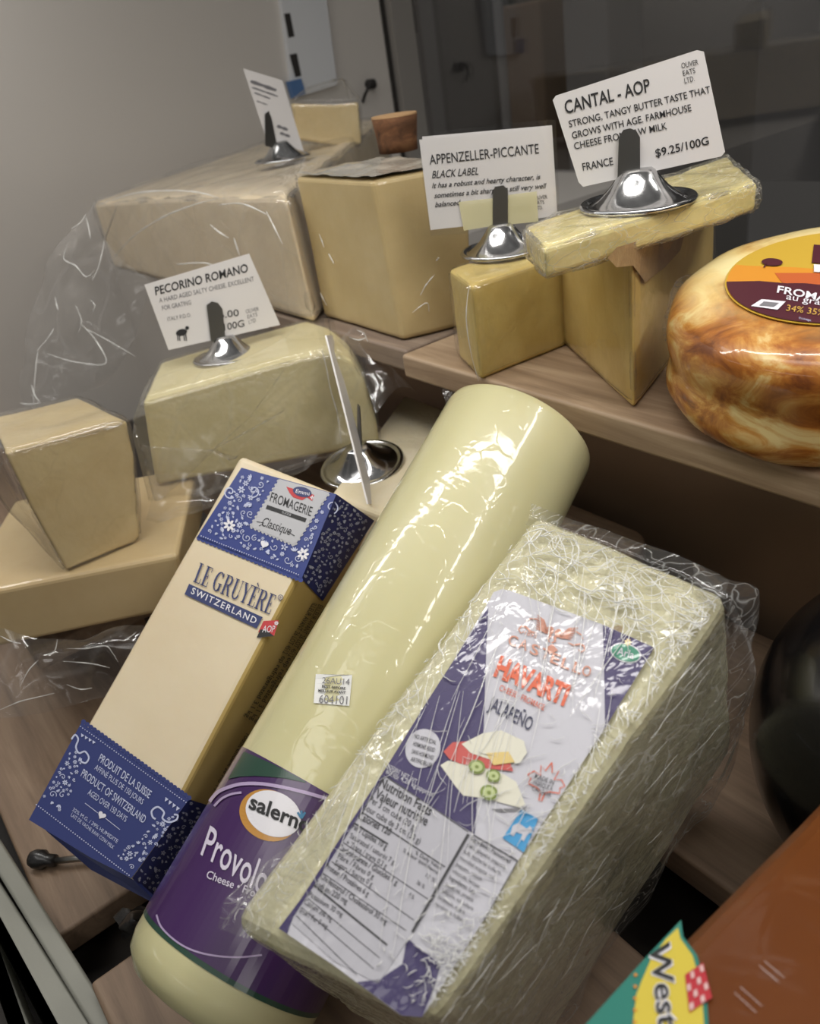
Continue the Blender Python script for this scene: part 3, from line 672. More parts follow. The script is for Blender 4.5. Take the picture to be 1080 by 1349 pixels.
# wedge on the slab
wa = on_z(86, 752, ZL + .002); wb = on_z(184, 710, ZL + .002); wn = np.cross(wb - wa, UP); wback = unit(np.array([-(wb - wa)[1], (wb - wa)[0], 0])); wback = wback if wback[0] < 0 else -wback
t10 = thing('cheese_wedge', (wa + wb) / 2, 'film-wrapped wedge with rounded top standing on the slab at the left edge', 'cheese')
Fw, Bw, _ = outline_block('wedge', [(6, 597), (60, 582), (167, 554), (177, 600), (184, 706), (178, 714), (88, 752), (40, 668)], wa, wn, wback * .10 + UP * .004, M['wedge'], t10, .006, .002, .05, .80)
film_shell('wrap', list(Fw) + list(Bw) + [Fw[0] + np.array([-.02, -.01, -.03])], FILM, t10, .002, .004, 35, 33, 5, .004)
# pecorino
pa = on_z(205, 640, ZL + .002); pb = on_z(420, 600, ZL + .002); pn = np.cross(pb - pa, UP); pback = unit(np.array([-(pb - pa)[1], (pb - pa)[0], 0])); pback = pback if pback[0] < 0 else -pback
t11 = thing('cheese_block', (pa + pb) / 2, 'bagged Pecorino block with pale cut face behind the blue-banded cheese', 'cheese')
Fp, Bp, _ = outline_block('block', [(187, 530), (300, 497), (400, 469), (438, 463), (464, 474), (481, 503), (497, 562), (500, 586), (205, 640)], pa, pn, pback * .10, M['pec'], t11, .004, .0015, .04)
PZ = Fp[0][2]
film_shell('bag', [q + np.array([0, 0, .001]) for q in Fp] + list(Bp) + [on_plane(232, 690, pa, pn) + np.array([.02, -.02, .03]), on_plane(190, 560, pa, pn) + np.array([0, -.01, 0])], BAG, t11, .002, .003, 14, 41, 5, .004)
film_sheet('bag_tail', [[gp(440, 452, .70), gp(468, 430, .70), gp(486, 450, .69)], [gp(470, 480, .68), gp(500, 470, .68), gp(520, 490, .67)], [gp(495, 545, .66), gp(525, 510, .67), gp(552, 520, .66)]], BAG, t11, .008, 45, 43, 44)
film_sheet('bag_flap', [[gp(205, 625, .69), gp(300, 620, .66), gp(420, 598, .63)], [gp(200, 660, .68), gp(290, 655, .65), gp(400, 618, .62)], [gp(190, 698, .67), gp(262, 672, .645), gp(330, 640, .63)]], BAG, t11, .006, 45, 45, 44)
# its card
hp = on_z(302, 470, PZ + .004 - CZ); pl = Plane(hp + UP * .012, facing(hp, .15))
mb = card_base([(190, 375), (328, 334), (369, 428), (222, 461)], pl, .0005)
text(mb, 'PECORINO ROMANO', (205, 389), (327, 358), (-1.5, -11), pl, M['ink'], .0003, .016)
text(mb, 'A HARD AGED SALTY CHEESE. EXCELLENT', (210, 399), (335, 370), (-1, -6), pl, M['grey_ink'], .0003)
text(mb, 'FOR GRATING', (214, 409), (252, 401), (-1, -6), pl, M['grey_ink'], .0003); text(mb, 'ITALY P.D.O.', (221, 423), (252, 417), (-1, -5), pl, M['grey_ink'], .0003)
text(mb, '$6.00', (280, 421), (315, 416), (-1, -9), pl, M['ink'], .0003, .006); text(mb, '/100G', (289, 437), (322, 430), (-1, -9), pl, M['ink'], .0003, .006)
for k, s in enumerate(('OLIVER', 'EATS', 'LTD.')): text(mb, s, (324 + k * 2, 413 + k * 7), (324 + k * 2 + (17, 13, 10)[k], 409 + k * 7.3), (-.5, -5), pl, M['grey_ink'], .0003)
shape(mb, ell((239, 438), 7.5, 4.5, -.25), pl, M['ink'], .0003); shape(mb, ell((246.5, 432), 2.6, 2.4), pl, M['ink'], .0004)
for x in (233.5, 236, 242, 244.5): line(mb, [(x, 440), (x + 1, 449)], 1.4, pl, M['ink'], .0004)
tag(mb.build('price_card', loc=hp + UP * .02), 'white Pecorino Romano card with a black sheep, on the bagged block', 'price card', 'price cards')
holder(hp, 'shiny card holder on the Pecorino block, its clip over the sheep card', .0310, unit(UP + np.array([-.05, .05, 0])), [(278, 450), (297, 447), (293, 407), (287, 399), (279, 397), (272, 402)], pl)
# loose bag at the lower left
film_sheet('plastic_bag', [[gp(-30, 820, .66), gp(60, 838, .64), gp(150, 828, .62), gp(205, 830, .60)], [gp(-30, 880, .67), gp(50, 872, .625), gp(120, 850, .60), gp(190, 862, .60)], [gp(-30, 950, .66), gp(50, 940, .63), gp(110, 925, .61), gp(160, 915, .60)]], BAG, None, .012, 30, 51, 70)
tag(bpy.data.objects['plastic_bag'], 'loose crumpled clear plastic bag in front of the long slab', 'plastic bag')

# ------------------------------------------------------------------ small block behind the log with the empty-looking holder
ZQ = -.285
Qt = [on_z(*q, ZQ) for q in [(434, 652), (512, 682), (602, 545), (532, 519)]]
t12 = thing('cheese_block', np.mean(Qt, axis=0) - UP * .044, 'low cream block squeezed between the log and the bagged block', 'cheese')
mb = MB(); hexa(mb, [q - UP * .044 for q in Qt], Qt, M['pec_rind']); soften(mb.build('block', t12), .004, 3, .001, .04)
hq = on_z(477, 613, ZQ + .001)
dq = np.linalg.norm(hq - EYE); pe = [at_dist(429, 442, dq - .012), at_dist(437, 442, dq + .040), at_dist(495, 664, dq - .028), at_dist(484, 664, dq - .075)]
nn = unit(np.cross(pe[1] - pe[0], pe[3] - pe[0]))
mb = MB(); hexa(mb, [q - nn * .0006 for q in pe], [q + nn * .0006 for q in pe], M['paper']); tag(mb.build('price_card', loc=hq + UP * .01), 'white card in a sleeve seen edge-on above the low cream block', 'price card', 'price cards')
hh = holder(hq, 'round card holder with a dark ring, on the low cream block', .0340, unit(UP + np.array([.06, -.12, 0])))
mb = MB(); a0 = hq + UP * .012
hexa(mb, [a0 + np.array([-.006, .002, 0]), a0 + np.array([.006, -.002, 0]), a0 + np.array([.006, -.001, 0]), a0 + np.array([-.006, .003, 0])],
     [a0 + np.array([-.010, .012, .034]), a0 + np.array([-.004, .010, .034]), a0 + np.array([-.004, .011, .034]), a0 + np.array([-.010, .013, .034])], M['clip']); mb.build('clip', hh)

# ------------------------------------------------------------------ blue-banded Gruyere block
M['gru'] = cheese('gruyere', 'dccbab', 'e4d6b9', 10, .42, (14, (1, 1, 1), (0, 0, 0), .12, .35), pits=.2)
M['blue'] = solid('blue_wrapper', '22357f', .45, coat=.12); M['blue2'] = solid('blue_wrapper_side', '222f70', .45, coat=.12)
M['lilac'] = solid('lace_print', 'c2c8e2', .5); M['navy'] = solid('navy_print', '343d6b', .5); M['silver'] = solid('silver_patch', 'b9b9bd', .45); M['red'] = solid('red_print', 'c23b3f', .5)
GC = np.array([-.4211, .1131, CZ - .3176]); GA = np.array([[.89, .376, -.257], [-.175, .803, .57], [.421, -.463, .78]]).T
GA[:, 0] = unit(GA[:, 0]); GA[:, 1] = unit(GA[:, 1] - GA[:, 0] * (GA[:, 0] @ GA[:, 1])); GA[:, 2] = np.cross(GA[:, 0], GA[:, 1])
GD = np.array([.0766, .2448, .0686])
t13 = thing('gruyere_block', GC - GA[:, 2] * .034 - UP * .06, 'long Gruyere block with blue lace wrapper bands at both ends', 'cheese')
M['gru_side'] = cheese('gruyere_side', 'c4a661', 'd2b878', 12, .42, (14, (1, 1, 1), (0, 0, 0), .12, .35), pits=.2)
mb = MB(); obox(mb, GC, GA, GD, M['gru']); mb.m[3] = mb.mi(M['gru_side']); soften(mb.build('block', t13), .004, 3, .0008, .06)
GT = Plane(GC + GA[:, 2] * (GD[2] / 2 + .0006), GA[:, 2]); GS = Plane(GC + GA[:, 0] * (GD[0] / 2 + .0006), GA[:, 0])
rng = random.Random(4)
def leafspray(mb, c, rot, s, surf, mat, h=.0005, k=5):
    for i in range(k):
        a = rot + (i - (k - 1) / 2) * .55; d = np.array([math.cos(a), math.sin(a)]); p = np.array(c) + d * s * .55
        shape(mb, ell(p, s * .46, s * .17, a, 8), surf, mat, h)
def swirl(mb, c, r, rot, turns, w, surf, mat, flip=1, h=.0005):
    P = []
    for i in range(22):
        u = i / 21; a = rot + flip * u * turns * 2 * math.pi; rr_ = r * (1 - u * .85); P.append((c[0] + rr_ * math.cos(a), c[1] + rr_ * math.sin(a)))
    line(mb, P, w, surf, mat, h); shape(mb, ell(P[-1], w * .9, w * .9, 0, 8), surf, mat, h)
def flower(mb, c, s, surf, mat, h=.0005, k=7):
    for i in range(k):
        a = 2 * math.pi * i / k; shape(mb, ell((c[0] + s * .6 * math.cos(a), c[1] + s * .6 * math.sin(a)), s * .42, s * .23, a, 8), surf, mat, h)
def heart(mb, c, s, rot, surf, mat, h=.0005):
    P = []
    for i in range(24):
        a = 2 * math.pi * i / 24; x = 16 * math.sin(a) ** 3 / 16; y = -(13 * math.cos(a) - 5 * math.cos(2 * a) - 2 * math.cos(3 * a) - math.cos(4 * a)) / 16
        P.append((c[0] + s * (x * math.cos(rot) - y * math.sin(rot)), c[1] + s * (x * math.sin(rot) + y * math.cos(rot))))
    shape(mb, P, surf, mat, h)
def dots(mb, a, b, n, r, surf, mat, h=.0005):
    for i in range(n): shape(mb, ell(lerp(a, b, i / (n - 1)), r, r, 0, 8), surf, mat, h)
def inside(p, poly):
    x, y = p; r = False
    for (x0, y0), (x1, y1) in zip(poly, poly[1:] + poly[:1]):
        if (y0 > y) != (y1 > y) and x < (x1 - x0) * (y - y0) / (y1 - y0) + x0: r = not r
    return r
def lace(mb, poly, n, surf, mat, smin=3, smax=6, avoid=()):
    xs = [p[0] for p in poly]; ys = [p[1] for p in poly]; got = []; tries = 0
    while len(got) < n and tries < n * 60:
        tries += 1; s = rng.uniform(smin, smax); p = (rng.uniform(min(xs), max(xs)), rng.uniform(min(ys), max(ys)))
        if not all(inside((p[0] + dx, p[1] + dy), poly) for dx in (-s, s) for dy in (-s, s)): continue
        if any(inside(p, q) for q in avoid) or any(math.dist(p, q) < (s + u) * .82 for q, u in got): continue
        got.append((p, s)); r = rng.random(); a = rng.uniform(0, 6.28)
        if r < .4: leafspray(mb, p, a, s, surf, mat, k=rng.choice((3, 4, 5)))
        elif r < .7: flower(mb, p, s * .8, surf, mat, k=rng.choice((5, 6, 7)))
        elif r < .9: swirl(mb, p, s * .9, a, rng.uniform(.8, 1.3), .9, surf, mat, rng.choice((-1, 1)))
        else: heart(mb, p, s * .5, a, surf, mat)
mb = MB(); topband = [(318, 616), (443, 651), (397, 763), (259, 708)]
shape(mb, topband, GT, M['blue'], 0)
for i in range(26): shape(mb, ell(lerp((262, 709), (396, 764), i / 25), 3.2, 3.2, .3, 10), GT, M['blue'], 0)
dots(mb, (265, 706), (393, 757), 44, .8, GT, M['lilac'])
patch = [(368, 631), (434, 649), (388, 719), (329, 694)]
for i in range(12):
    for A_, B_ in ((patch[0], patch[3]), (patch[1], patch[2]), (patch[3], patch[2])): shape(mb, ell(lerp(A_, B_, (i + .5) / 12), 2.2, 2.2, 0, 4), GT, M['silver'], .0004)
shape(mb, patch, GT, M['silver'], .0004)
lace(mb, [(320, 619), (438, 652), (396, 755), (268, 703)], 190, GT, M['lilac'], 2.6, 7, avoid=[[(360, 624), (442, 646), (392, 726), (320, 698)]])
swirl(mb, (303, 648), 9, 1.0, 1.2, 1.6, GT, M['lilac']); swirl(mb, (334, 647), 9, 2.5, 1.2, 1.6, GT, M['lilac'], -1); swirl(mb, (437, 668), 9, 1.2, 1.2, 1.6, GT, M['lilac'], -1)
flower(mb, (302, 692), 8, GT, M['white'], .0007); flower(mb, (399, 730), 8, GT, M['white'], .0007); heart(mb, (348, 717), 5.5, .4, GT, M['white'], .0007)
# round cheese-maker mark, then the wording
shape(mb, [(377, 641), (414, 652), (411, 660), (404, 655), (398, 659), (386, 655), (381, 649)], GT, M['red'], .0006)
shape(mb, ell((398, 648), 12.5, 6.5, .22), GT, M['navy'], .0008); text(mb, 'Emmi', (389, 649), (407, 653), (1.5, -5), GT, M['white'], .0010)
shape(mb, [(409, 654.2), (413, 655.2), (412.6, 656.6), (408.6, 655.6)], GT, M['white'], .0008); shape(mb, [(411, 652.6), (412.3, 653), (411, 658), (409.7, 657.6)], GT, M['white'], .0008)
text(mb, 'FROMAGERIE', (355, 660), (409, 680), (3.2, -12), GT, M['ink'], .0006, .004)
shape(mb, [(352, 665), (404, 683), (402, 688), (350, 670)], GT, M['ink'], .0006); text(mb, 'SUISSE', (371, 676), (383, 680), (.8, -3), GT, M['silver'], .0008)
text(mb, 'Classique', (343, 692), (381, 705), (6, -11), GT, M['ink'], .0006); line(mb, [(338, 687), (348, 689), (341, 693)], 1, GT, M['ink'], .0006); line(mb, [(378, 700), (388, 706)], 1, GT, M['ink'], .0006)
mb.build('upper_band', t13)
mb = MB(); sb = [(443, 651), (493, 686), (425, 792), (397, 762)]
shape(mb, sb, GS, M['blue2'], 0); lace(mb, sb, 110, GS, M['lilac'], 2.2, 5.2); mb.build('side_band', t13)
# serif lettering of LE GRUYERE made of stems, thin bars and feet
def serif_letters():
    def arc(cx, cy, rx, ry, a0, a1, w0, w1, n=14):
        P = []
        for i in range(n + 1):
            a = math.radians(a0 + (a1 - a0) * i / n); k = abs(math.cos(a)); w = w0 + (w1 - w0) * k; P.append((cx + rx * math.cos(a), cy + ry * math.sin(a), w))
        return ('arc', P)
    Rr = lambda *a: ('rect', a)
    Ls = [Rr(.10, 0, .27, 1), Rr(0, .955, .37, 1), Rr(0, 0, .62, .045), Rr(.57, 0, .62, .27)]
    Es = Ls + [Rr(0, .955, .60, 1), Rr(.55, .76, .60, 1), Rr(.27, .48, .44, .525), Rr(.41, .38, .45, .63)]
    return {'L': (.66, Ls), 'E': (.66, Es), 'G': (.86, [arc(.42, .5, .33, .47, 40, 320, .04, .17), Rr(.56, .05, .73, .42), Rr(.46, .385, .82, .43), Rr(.66, .70, .71, .98)]),
            'R': (.86, [Rr(.10, 0, .27, 1), Rr(0, .955, .45, 1), Rr(0, 0, .37, .045), arc(.42, .75, .22, .225, -90, 90, .045, .17), Rr(.2, .50, .45, .545), ('arc', [(.42, .52, .14), (.56, .3, .16), (.70, .02, .15)]), Rr(.62, 0, .86, .045)]),
            'U': (.84, [Rr(.10, .25, .27, 1), Rr(0, .955, .37, 1), Rr(.66, .25, .71, 1), Rr(.56, .955, .82, 1), arc(.44, .27, .25, .245, 180, 360, .06, .13)]),
            'Y': (.80, [('arc', [(.13, .97, .17), (.40, .48, .16)]), ('arc', [(.70, .97, .05), (.42, .48, .05)]), Rr(.32, 0, .49, .52), Rr(.22, 0, .59, .045), Rr(0, .955, .33, 1), Rr(.56, .955, .84, 1)]),
            'È': (.66, Es + [('arc', [(.22, 1.20, .10), (.42, 1.05, .05)])]), ' ': (.3, [])}
def serif(mb, s, p0, p1, up, surf, mat, h):
    T = serif_letters(); tot = sum(T[c][0] + .05 for c in s); x = 0; d = (np.array(p1) - np.array(p0)) / tot
    fn = lambda u, v: surf(*(np.array(p0) + d * u + np.array(up) * v), h)
    for c in s:
        w, parts = T[c]
        for kind, P in parts:
            if kind == 'rect': a, b, e, f = P; mb.poly([fn(x + a, b), fn(x + e, b), fn(x + e, f), fn(x + a, f)], mat)
            else:
                L = []; Q = []
                for i, (a, b, ww) in enumerate(P):
                    q0 = P[max(i - 1, 0)]; q1 = P[min(i + 1, len(P) - 1)]; tx, ty = q1[0] - q0[0], q1[1] - q0[1]; n = math.hypot(tx, ty) or 1
                    L.append(fn(x + a - ty / n * ww / 2, b + tx / n * ww / 2)); Q.append(fn(x + a + ty / n * ww / 2, b - tx / n * ww / 2))
                k = len(P); mb.add(L + Q, [[i, i + 1, k + i + 1, k + i] for i in range(k - 1)], mat)
        x += w + .05
mb = MB(); serif(mb, 'LE GRUYÈRE', (254, 766), (356, 810), (9.5, -25), GT, M['navy'], .0003)
shape(mb, [(249, 769), (346, 813), (338, 828), (243, 783)], GT, M['navy'], .0003); text(mb, 'SWITZERLAND', (251, 781.5), (336, 822), (3.2, -8), GT, M['white'], .0006, .012, 1.25)
shape(mb, ell((369.5, 787), 3.6, 3.6), GT, M['navy'], .0003); shape(mb, ell((369.5, 787), 2.8, 2.8), GT, M['gru'], .0004); text(mb, 'R', (368, 789), (371, 790), (.6, -4), GT, M['navy'], .0006)
shape(mb, [(347, 818), (367, 817), (361, 838), (340, 833)], GT, M['red'], .0003); shape(mb, [(343, 829), (351, 830), (361, 838), (338, 840)], GT, M['ink'], .0005); text(mb, 'AOP', (345, 833), (361, 833), (2, -9), GT, M['white'], .0007); flower(mb, (364, 821), 3, GT, M['white'], .0007)
mb.build('front_print', t13)
mb = MB()
for (p0, p1, n, s) in (((428, 798), (386, 868), 3, 'MEILLEUR AVANT 26 LOT 4512'), ((388, 868), (336, 952), 3, 'Keep refrigerated 3.1 kg'), ((332, 968), (288, 1044), 2, 'Produit emballe 26 AU 14')):
    for k in range(n): text(mb, s[k:], (p0[0] - k * 8, p0[1] - k * 2), (p1[0] - k * 7, p1[1] - k * 4), (6, 2.5), GS, M['ink'], .0002)
mb.build('side_print', t13)
lowband = [(107, 952), (249, 1053), (173, 1157), (118, 1129), (38, 1080)]
M['blue_low'] = solid('blue_wrapper_low', '323c74', .45, coat=.12)
mb = MB(); shape(mb, lowband, GT, M['blue_low'], 0)
for i in range(30): shape(mb, ell(lerp((110, 951), (249, 1051), i / 29), 3.3, 3.3, .6, 10), GT, M['blue_low'], 0)
dots(mb, (106, 957), (245, 1057), 48, .8, GT, M['lilac']); dots(mb, (48, 1060), (170, 1153), 44, .9, GT, M['lilac'])
for i in range(4): shape(mb, [(107 + i * 5, 966 + i * 3), (111 + i * 5, 969 + i * 3), (107 + i * 5, 971 + i * 3)], GT, M['lilac'], .0005)
for i in range(4): shape(mb, [(218 + i * 5, 1050 + i * 4), (222 + i * 5, 1053 + i * 4), (217 + i * 5, 1056 + i * 4)], GT, M['lilac'], .0005)
line(mb, spline([(94, 974), (99, 968), (103, 974), (100, 984), (104, 992), (112, 990), (117, 998), (113, 1005), (107, 1003), (107, 999)]), 2.2, GT, M['lilac'])
line(mb, spline([(205, 1079), (201, 1076), (200, 1068), (208, 1063), (216, 1070), (214, 1078), (222, 1083), (232, 1080), (234, 1074), (229, 1073)]), 2.4, GT, M['lilac'])
lace(mb, [(98, 978), (112, 1000), (92, 1055), (80, 1074), (50, 1052)], 44, GT, M['lilac'], 2.4, 6); lace(mb, [(202, 1082), (246, 1058), (200, 1128), (174, 1152), (148, 1126)], 60, GT, M['lilac'], 2.4, 6)
text(mb, 'PRODUIT DE LA SUISSE', (129, 1002), (196, 1052), (4.5, -9.5), GT, M['lilac'], .0005, .006); text(mb, 'AFFINÉ PLUS DE 150 JOURS', (124, 1013), (187, 1060), (3.2, -6.5), GT, M['lilac'], .0005)
text(mb, 'PRODUCT OF SWITZERLAND', (106, 1022), (189, 1085), (4.5, -9.5), GT, M['lilac'], .0005, .006); text(mb, 'AGED OVER 150 DAYS', (115, 1046), (165, 1083), (3.5, -7), GT, M['lilac'], .0005)
line(mb, [(112, 1058), (129, 1071)], .8, GT, M['lilac']); line(mb, [(139, 1078), (158, 1093)], .8, GT, M['lilac']); heart(mb, (134, 1074), 5.5, .6, GT, M['white'])
text(mb, '32% M.G. / 39% HUMIDITE', (95, 1068), (154, 1111), (2.2, -4.5), GT, M['lilac'], .0005); text(mb, 'LAIT DE VACHE RAW COW MILK', (93, 1075), (149, 1119), (2.2, -4.5), GT, M['lilac'], .0005)
mb.build('lower_band', t13)
mb = MB(); sb = [(249, 1053), (274, 1061), (262, 1100), (240, 1150), (206, 1186), (174, 1157)]; shape(mb, sb, GS, M['blue2'], 0); lace(mb, sb, 70, GS, M['lilac'], 2.2, 5); mb.build('lower_side_band', t13)
# folded wrapper tail below the near end
e0, e1, e2, e3 = GT(60, 1094, -.001), GT(176, 1160, -.001), GT(214, 1196, -.012), GT(120, 1146, -.012)
mb = MB(); hexa(mb, [q - GA[:, 2] * .004 for q in (e0, e3, e2, e1)], [e0, e3, e2, e1], M['blue_low']); mb.build('folded_tail', t13)

# ------------------------------------------------------------------ provolone log
M['prov'] = cheese('provolone', 'cdc797', 'd4cea2', 8, .36, (55, (1, 1, .7), (0, 0, 0), .35, .7), pits=.08)
M['prov_end'] = cheese('provolone_end', 'cbc48e', 'd3cc9a', 8, .4, (30, (1, 1, 1), (0, 0, 0), .5, .8), pits=.1)
M['purple'] = solid('purple_label', '44255a', .32, coat=.7); M['dkgreen'] = solid('green_label', '27483a', .35, coat=.6); M['plum'] = solid('plum_label', 'b5a2c6', .35, coat=.4)
PQ = np.array([-.263, .016, CZ - .370]); PP = np.array([-.340, .311, CZ - .215]); pax = unit(PP - PQ); PL = np.linalg.norm(PP - PQ); PR = .0475
t14 = thing('provolone_log', PQ - UP * .045, 'thick pale yellow Provolone log with a purple label round its lower end', 'cheese')
mb = MB(); prof = [(0, -.004), (.030, -.003), (.040, .000), (.0455, .006), (.0473, .013)] + [(PR, s) for s in np.linspace(.02, PL - .006, 14)] + [(.0468, PL - .002), (.0445, PL), (0, PL + .001)]
lathe(mb, PQ, pax, prof, M['prov'], 72); o = mb.build('log', t14, smooth=True)
PC = Cyl(PQ, pax, PR)
mb = MB()
def band(s0, s1, mat, h): lathe_open(mb, PQ, pax, [(PR + h, s) for s in np.linspace(s0, s1, 4)], mat)
def lathe_open(mb, c, ax, prof, mat, n=96):
    ax = unit(ax); u = unit(np.cross(ax, [.3, 1, .2])); v = np.cross(ax, u); V = []; Fc = []
    for r, h in prof:
        for k in range(n): a = 2 * math.pi * k / n; V.append(np.array(c) + ax * h + r * (math.cos(a) * u + math.sin(a) * v))
    for j in range(len(prof) - 1):
        for k in range(n): Fc.append([j * n + k, j * n + (k + 1) % n, (j + 1) * n + (k + 1) % n, (j + 1) * n + k])
    mb.add(V, Fc, mat)
band(.0200, .0225, M['dkgreen'], .0003); band(.0222, .105, M['purple'], .0004)
def cshape(px, mat, h, n=6):
    """outline on the log, finely cut so that it follows the curve"""
    P = []
    for a_, b_ in zip(px, px[1:] + px[:1]): P += [lerp(a_, b_, k / n) for k in range(n)]
    mb.tess(P, lambda x, y: PC(x, y, h), mat)
def cfan(c, rx, ry, rot, mat, h):
    P = ell(c, rx, ry, rot, 36); rings = [[lerp(c, p, k / 4) for p in P] for k in range(1, 5)]
    V = [PC(*c, h)] + [PC(*p, h) for rg in rings for p in rg]; Fc = [[0, 1 + i, 1 + (i + 1) % 36] for i in range(36)]
    for k in range(3):
        for i in range(36): a_ = 1 + k * 36; Fc.append([a_ + i, a_ + 36 + i, a_ + 36 + (i + 1) % 36, a_ + (i + 1) % 36])
    mb.add(V, Fc, mat)
arcpts = [(276, 1056), (283, 1047), (293, 1040), (316, 1033), (343, 1032.5), (372, 1037), (402, 1044), (430, 1052)]
up_edge = [(321, 990), (338, 997), (356, 1005), (374, 1014), (391, 1023), (403, 1030)]
lo_ = [(300, 1026), (316, 1023), (334, 1022), (352, 1023), (374, 1025), (403, 1031)]
def along(P, t): k = min(int(t * (len(P) - 1)), len(P) - 2); return lerp(P[k], P[k + 1], t * (len(P) - 1) - k)
V = [PC(*lerp(along(up_edge, i / 30), along(lo_, i / 30), j / 6), .0008) for i in range(31) for j in range(7)]
mb.add(V, [[i * 7 + j, i * 7 + j + 1, i * 7 + j + 8, i * 7 + j + 7] for i in range(30) for j in range(6)], M['dkgreen'])
line(mb, spline(arcpts), 4.5, PC, M['plum'], .0010); line(mb, spline([(282, 1062), (292, 1052), (305, 1046), (318, 1044)]), 3, PC, M['plum'], .0010)
line(mb, spline([(206, 1205), (213, 1222), (232, 1240), (254, 1252), (283, 1259), (315, 1261), (345, 1258)]), 2.4, PC, M['plum'], .0007)
cfan((354, 1074), 40, 33, .45, solid('ochre_print', 'c08a3c', .4, coat=.5), .0008); cfan((360, 1072), 38, 29, .45, M['white'], .0010)
text(mb, 'salerno', (327, 1064), (406, 1098), (5.5, -19), PC, M['ink'], .0013, .025)
for dx, dy in ((-5, -8), (0, -10), (5, -8)): line(mb, [(397, 1078), (397 + dx, 1078 + dy)], 3, PC, solid('blue_sprig', '4a86ae', .5), .0014)
M['lab_white'] = solid('label_white', 'd9d2e2', .45)
text(mb, 'Provolone', (264, 1125), (372, 1197), (13, -38), PC, M['lab_white'], .0009, .01, 1.05)
text(mb, 'Cheese • Fromage', (271, 1156), (360, 1192), (3.4, -10), PC, M['lab_white'], .0009, .006)
mb.build('label', t14)
mb = MB(); cshape([(416, 888), (464, 889), (460, 930), (413, 926)], M['sticker'], .0006)
text(mb, '26AU14', (424, 900), (460, 902), (.8, -8), PC, M['grey_ink'], .0009); text(mb, 'BEST BEFORE', (424, 905.5), (455, 908.5), (.3, -3.2), PC, M['ink'], .0009, .03)
text(mb, 'MEILLEUR AVANT', (419, 911), (455, 914), (.3, -3.2), PC, M['ink'], .0009, .03); text(mb, '604101', (420, 926), (457, 928), (.8, -11), PC, M['grey_ink'], .0009)
mb.build('date_sticker', t14)
film_sheet('film_tuft', [[gp(582, 515, .60), gp(602, 506, .60), gp(622, 508, .60)], [gp(586, 528, .59), gp(602, 519, .588), gp(618, 514, .59)], [gp(588, 540, .575), gp(600, 530, .572), gp(612, 520, .575)]], WRAP, t14, .006, 90, 61, 26)

# ------------------------------------------------------------------ Havarti loaf in stretch film
HS = 1.08
HC = np.array([-.1783, .1418, -.2764]) * HS + UP * CZ; HA = np.array([[.986, .143, -.088], [-.111, .949, .296], [.125, -.282, .951]]).T
HA[:, 0] = unit(HA[:, 0]); HA[:, 1] = unit(HA[:, 1] - HA[:, 0] * (HA[:, 0] @ HA[:, 1])); HA[:, 2] = np.cross(HA[:, 0], HA[:, 1])
HD = np.array([.0804, .1962, .1241]) * HS
HT = Plane(HC + HA[:, 2] * (HD[2] / 2 + .0005), HA[:, 2])
M['hav'] = cheese('havarti', 'c2bd99', 'd0cbab', 30, .45, (120, (1, .45, 1), (0, 0, .5), 1.0, 1.0, .004), pits=.7, flecks=(55, .10, '8a5c35'))
t15 = thing('havarti_loaf', HC - HA[:, 2] * HD[2] * .5, 'large Havarti jalapeno loaf in crinkled stretch film, nearest loaf in the middle', 'cheese')
# top corners where the photo shows them
tc4 = [HT(*q, -.0005) for q in [(297, 1214), (566, 1352), (964, 780), (704, 672)]]
dn_ = -HA[:, 2] * HD[2]; bx = [tc4[0] + dn_, tc4[1] + dn_, tc4[2] + dn_, tc4[3] + dn_]
mb = MB(); hexa(mb, bx, tc4, M['hav']); soften(mb.build('loaf', t15), .007, 4, .0025, .03)
FC_ = (110, (1, .35, 1), (0, 0, .5), 1.0, 1.0)
def printed(name, c, film=(110, (1, .4, 1), (0, 0, .5), .8, .6, .0012), rough=.45):
    m, nt, p = new_mat(name); p.inputs['Base Color'].default_value = lin(c); p.inputs['Roughness'].default_value = rough; coat_film(nt, p, film); return m
M['h_white'] = printed('loaf_label_white', 'c4c3cb'); M['h_purple'] = printed('loaf_label_purple', '3b3160'); M['h_grey'] = printed('loaf_label_grey', 'b6b5bd')
M['h_ink'] = printed('loaf_ink', '3a393d'); M['h_navy'] = printed('loaf_navy', '2f3152'); M['h_orange'] = printed('loaf_orange', 'd9633f'); M['h_salmon'] = printed('loaf_salmon', 'c98d77'); M['h_blue'] = printed('loaf_blue', '3f97cc'); M['h_green'] = printed('loaf_green', '2f8467'); M['h_cream'] = printed('loaf_cream', 'dcd9c8'); M['h_tom'] = printed('loaf_tomato', 'c4524c'); M['h_jal'] = printed('loaf_jalapeno', '7c8c3f'); M['h_jal2'] = printed('loaf_jalapeno_pale', 'b9c58a'); M['h_yel'] = printed('loaf_yellow', 'dcc27a')
HL = Plane(HC + HA[:, 2] * (HD[2] / 2 + .0016), HA[:, 2])
mb = MB()
full = [(645, 790), (650, 780), (661, 776), (672, 778), (795, 823), (862, 853), (797, 959), (683, 1133), (637, 1212), (556, 1340), (527, 1337), (440, 1272), (367, 1223), (395, 1186), (503, 1020), (560, 930), (600, 866)]
shape(mb, full, HL, M['h_white'], 0)
shape(mb, [(643, 800), (640, 867), (637, 959), (625, 1099), (503, 1020), (560, 928), (600, 866)], HL, M['h_purple'], .0002)
shape(mb, [(794, 823), (862, 853), (797, 959), (796, 900)], HL, M['h_purple'], .0002)
shape(mb, [(503, 1020), (508, 1024), (386, 1208), (378, 1230), (367, 1223), (395, 1186)], HL, M['h_purple'], .0003)
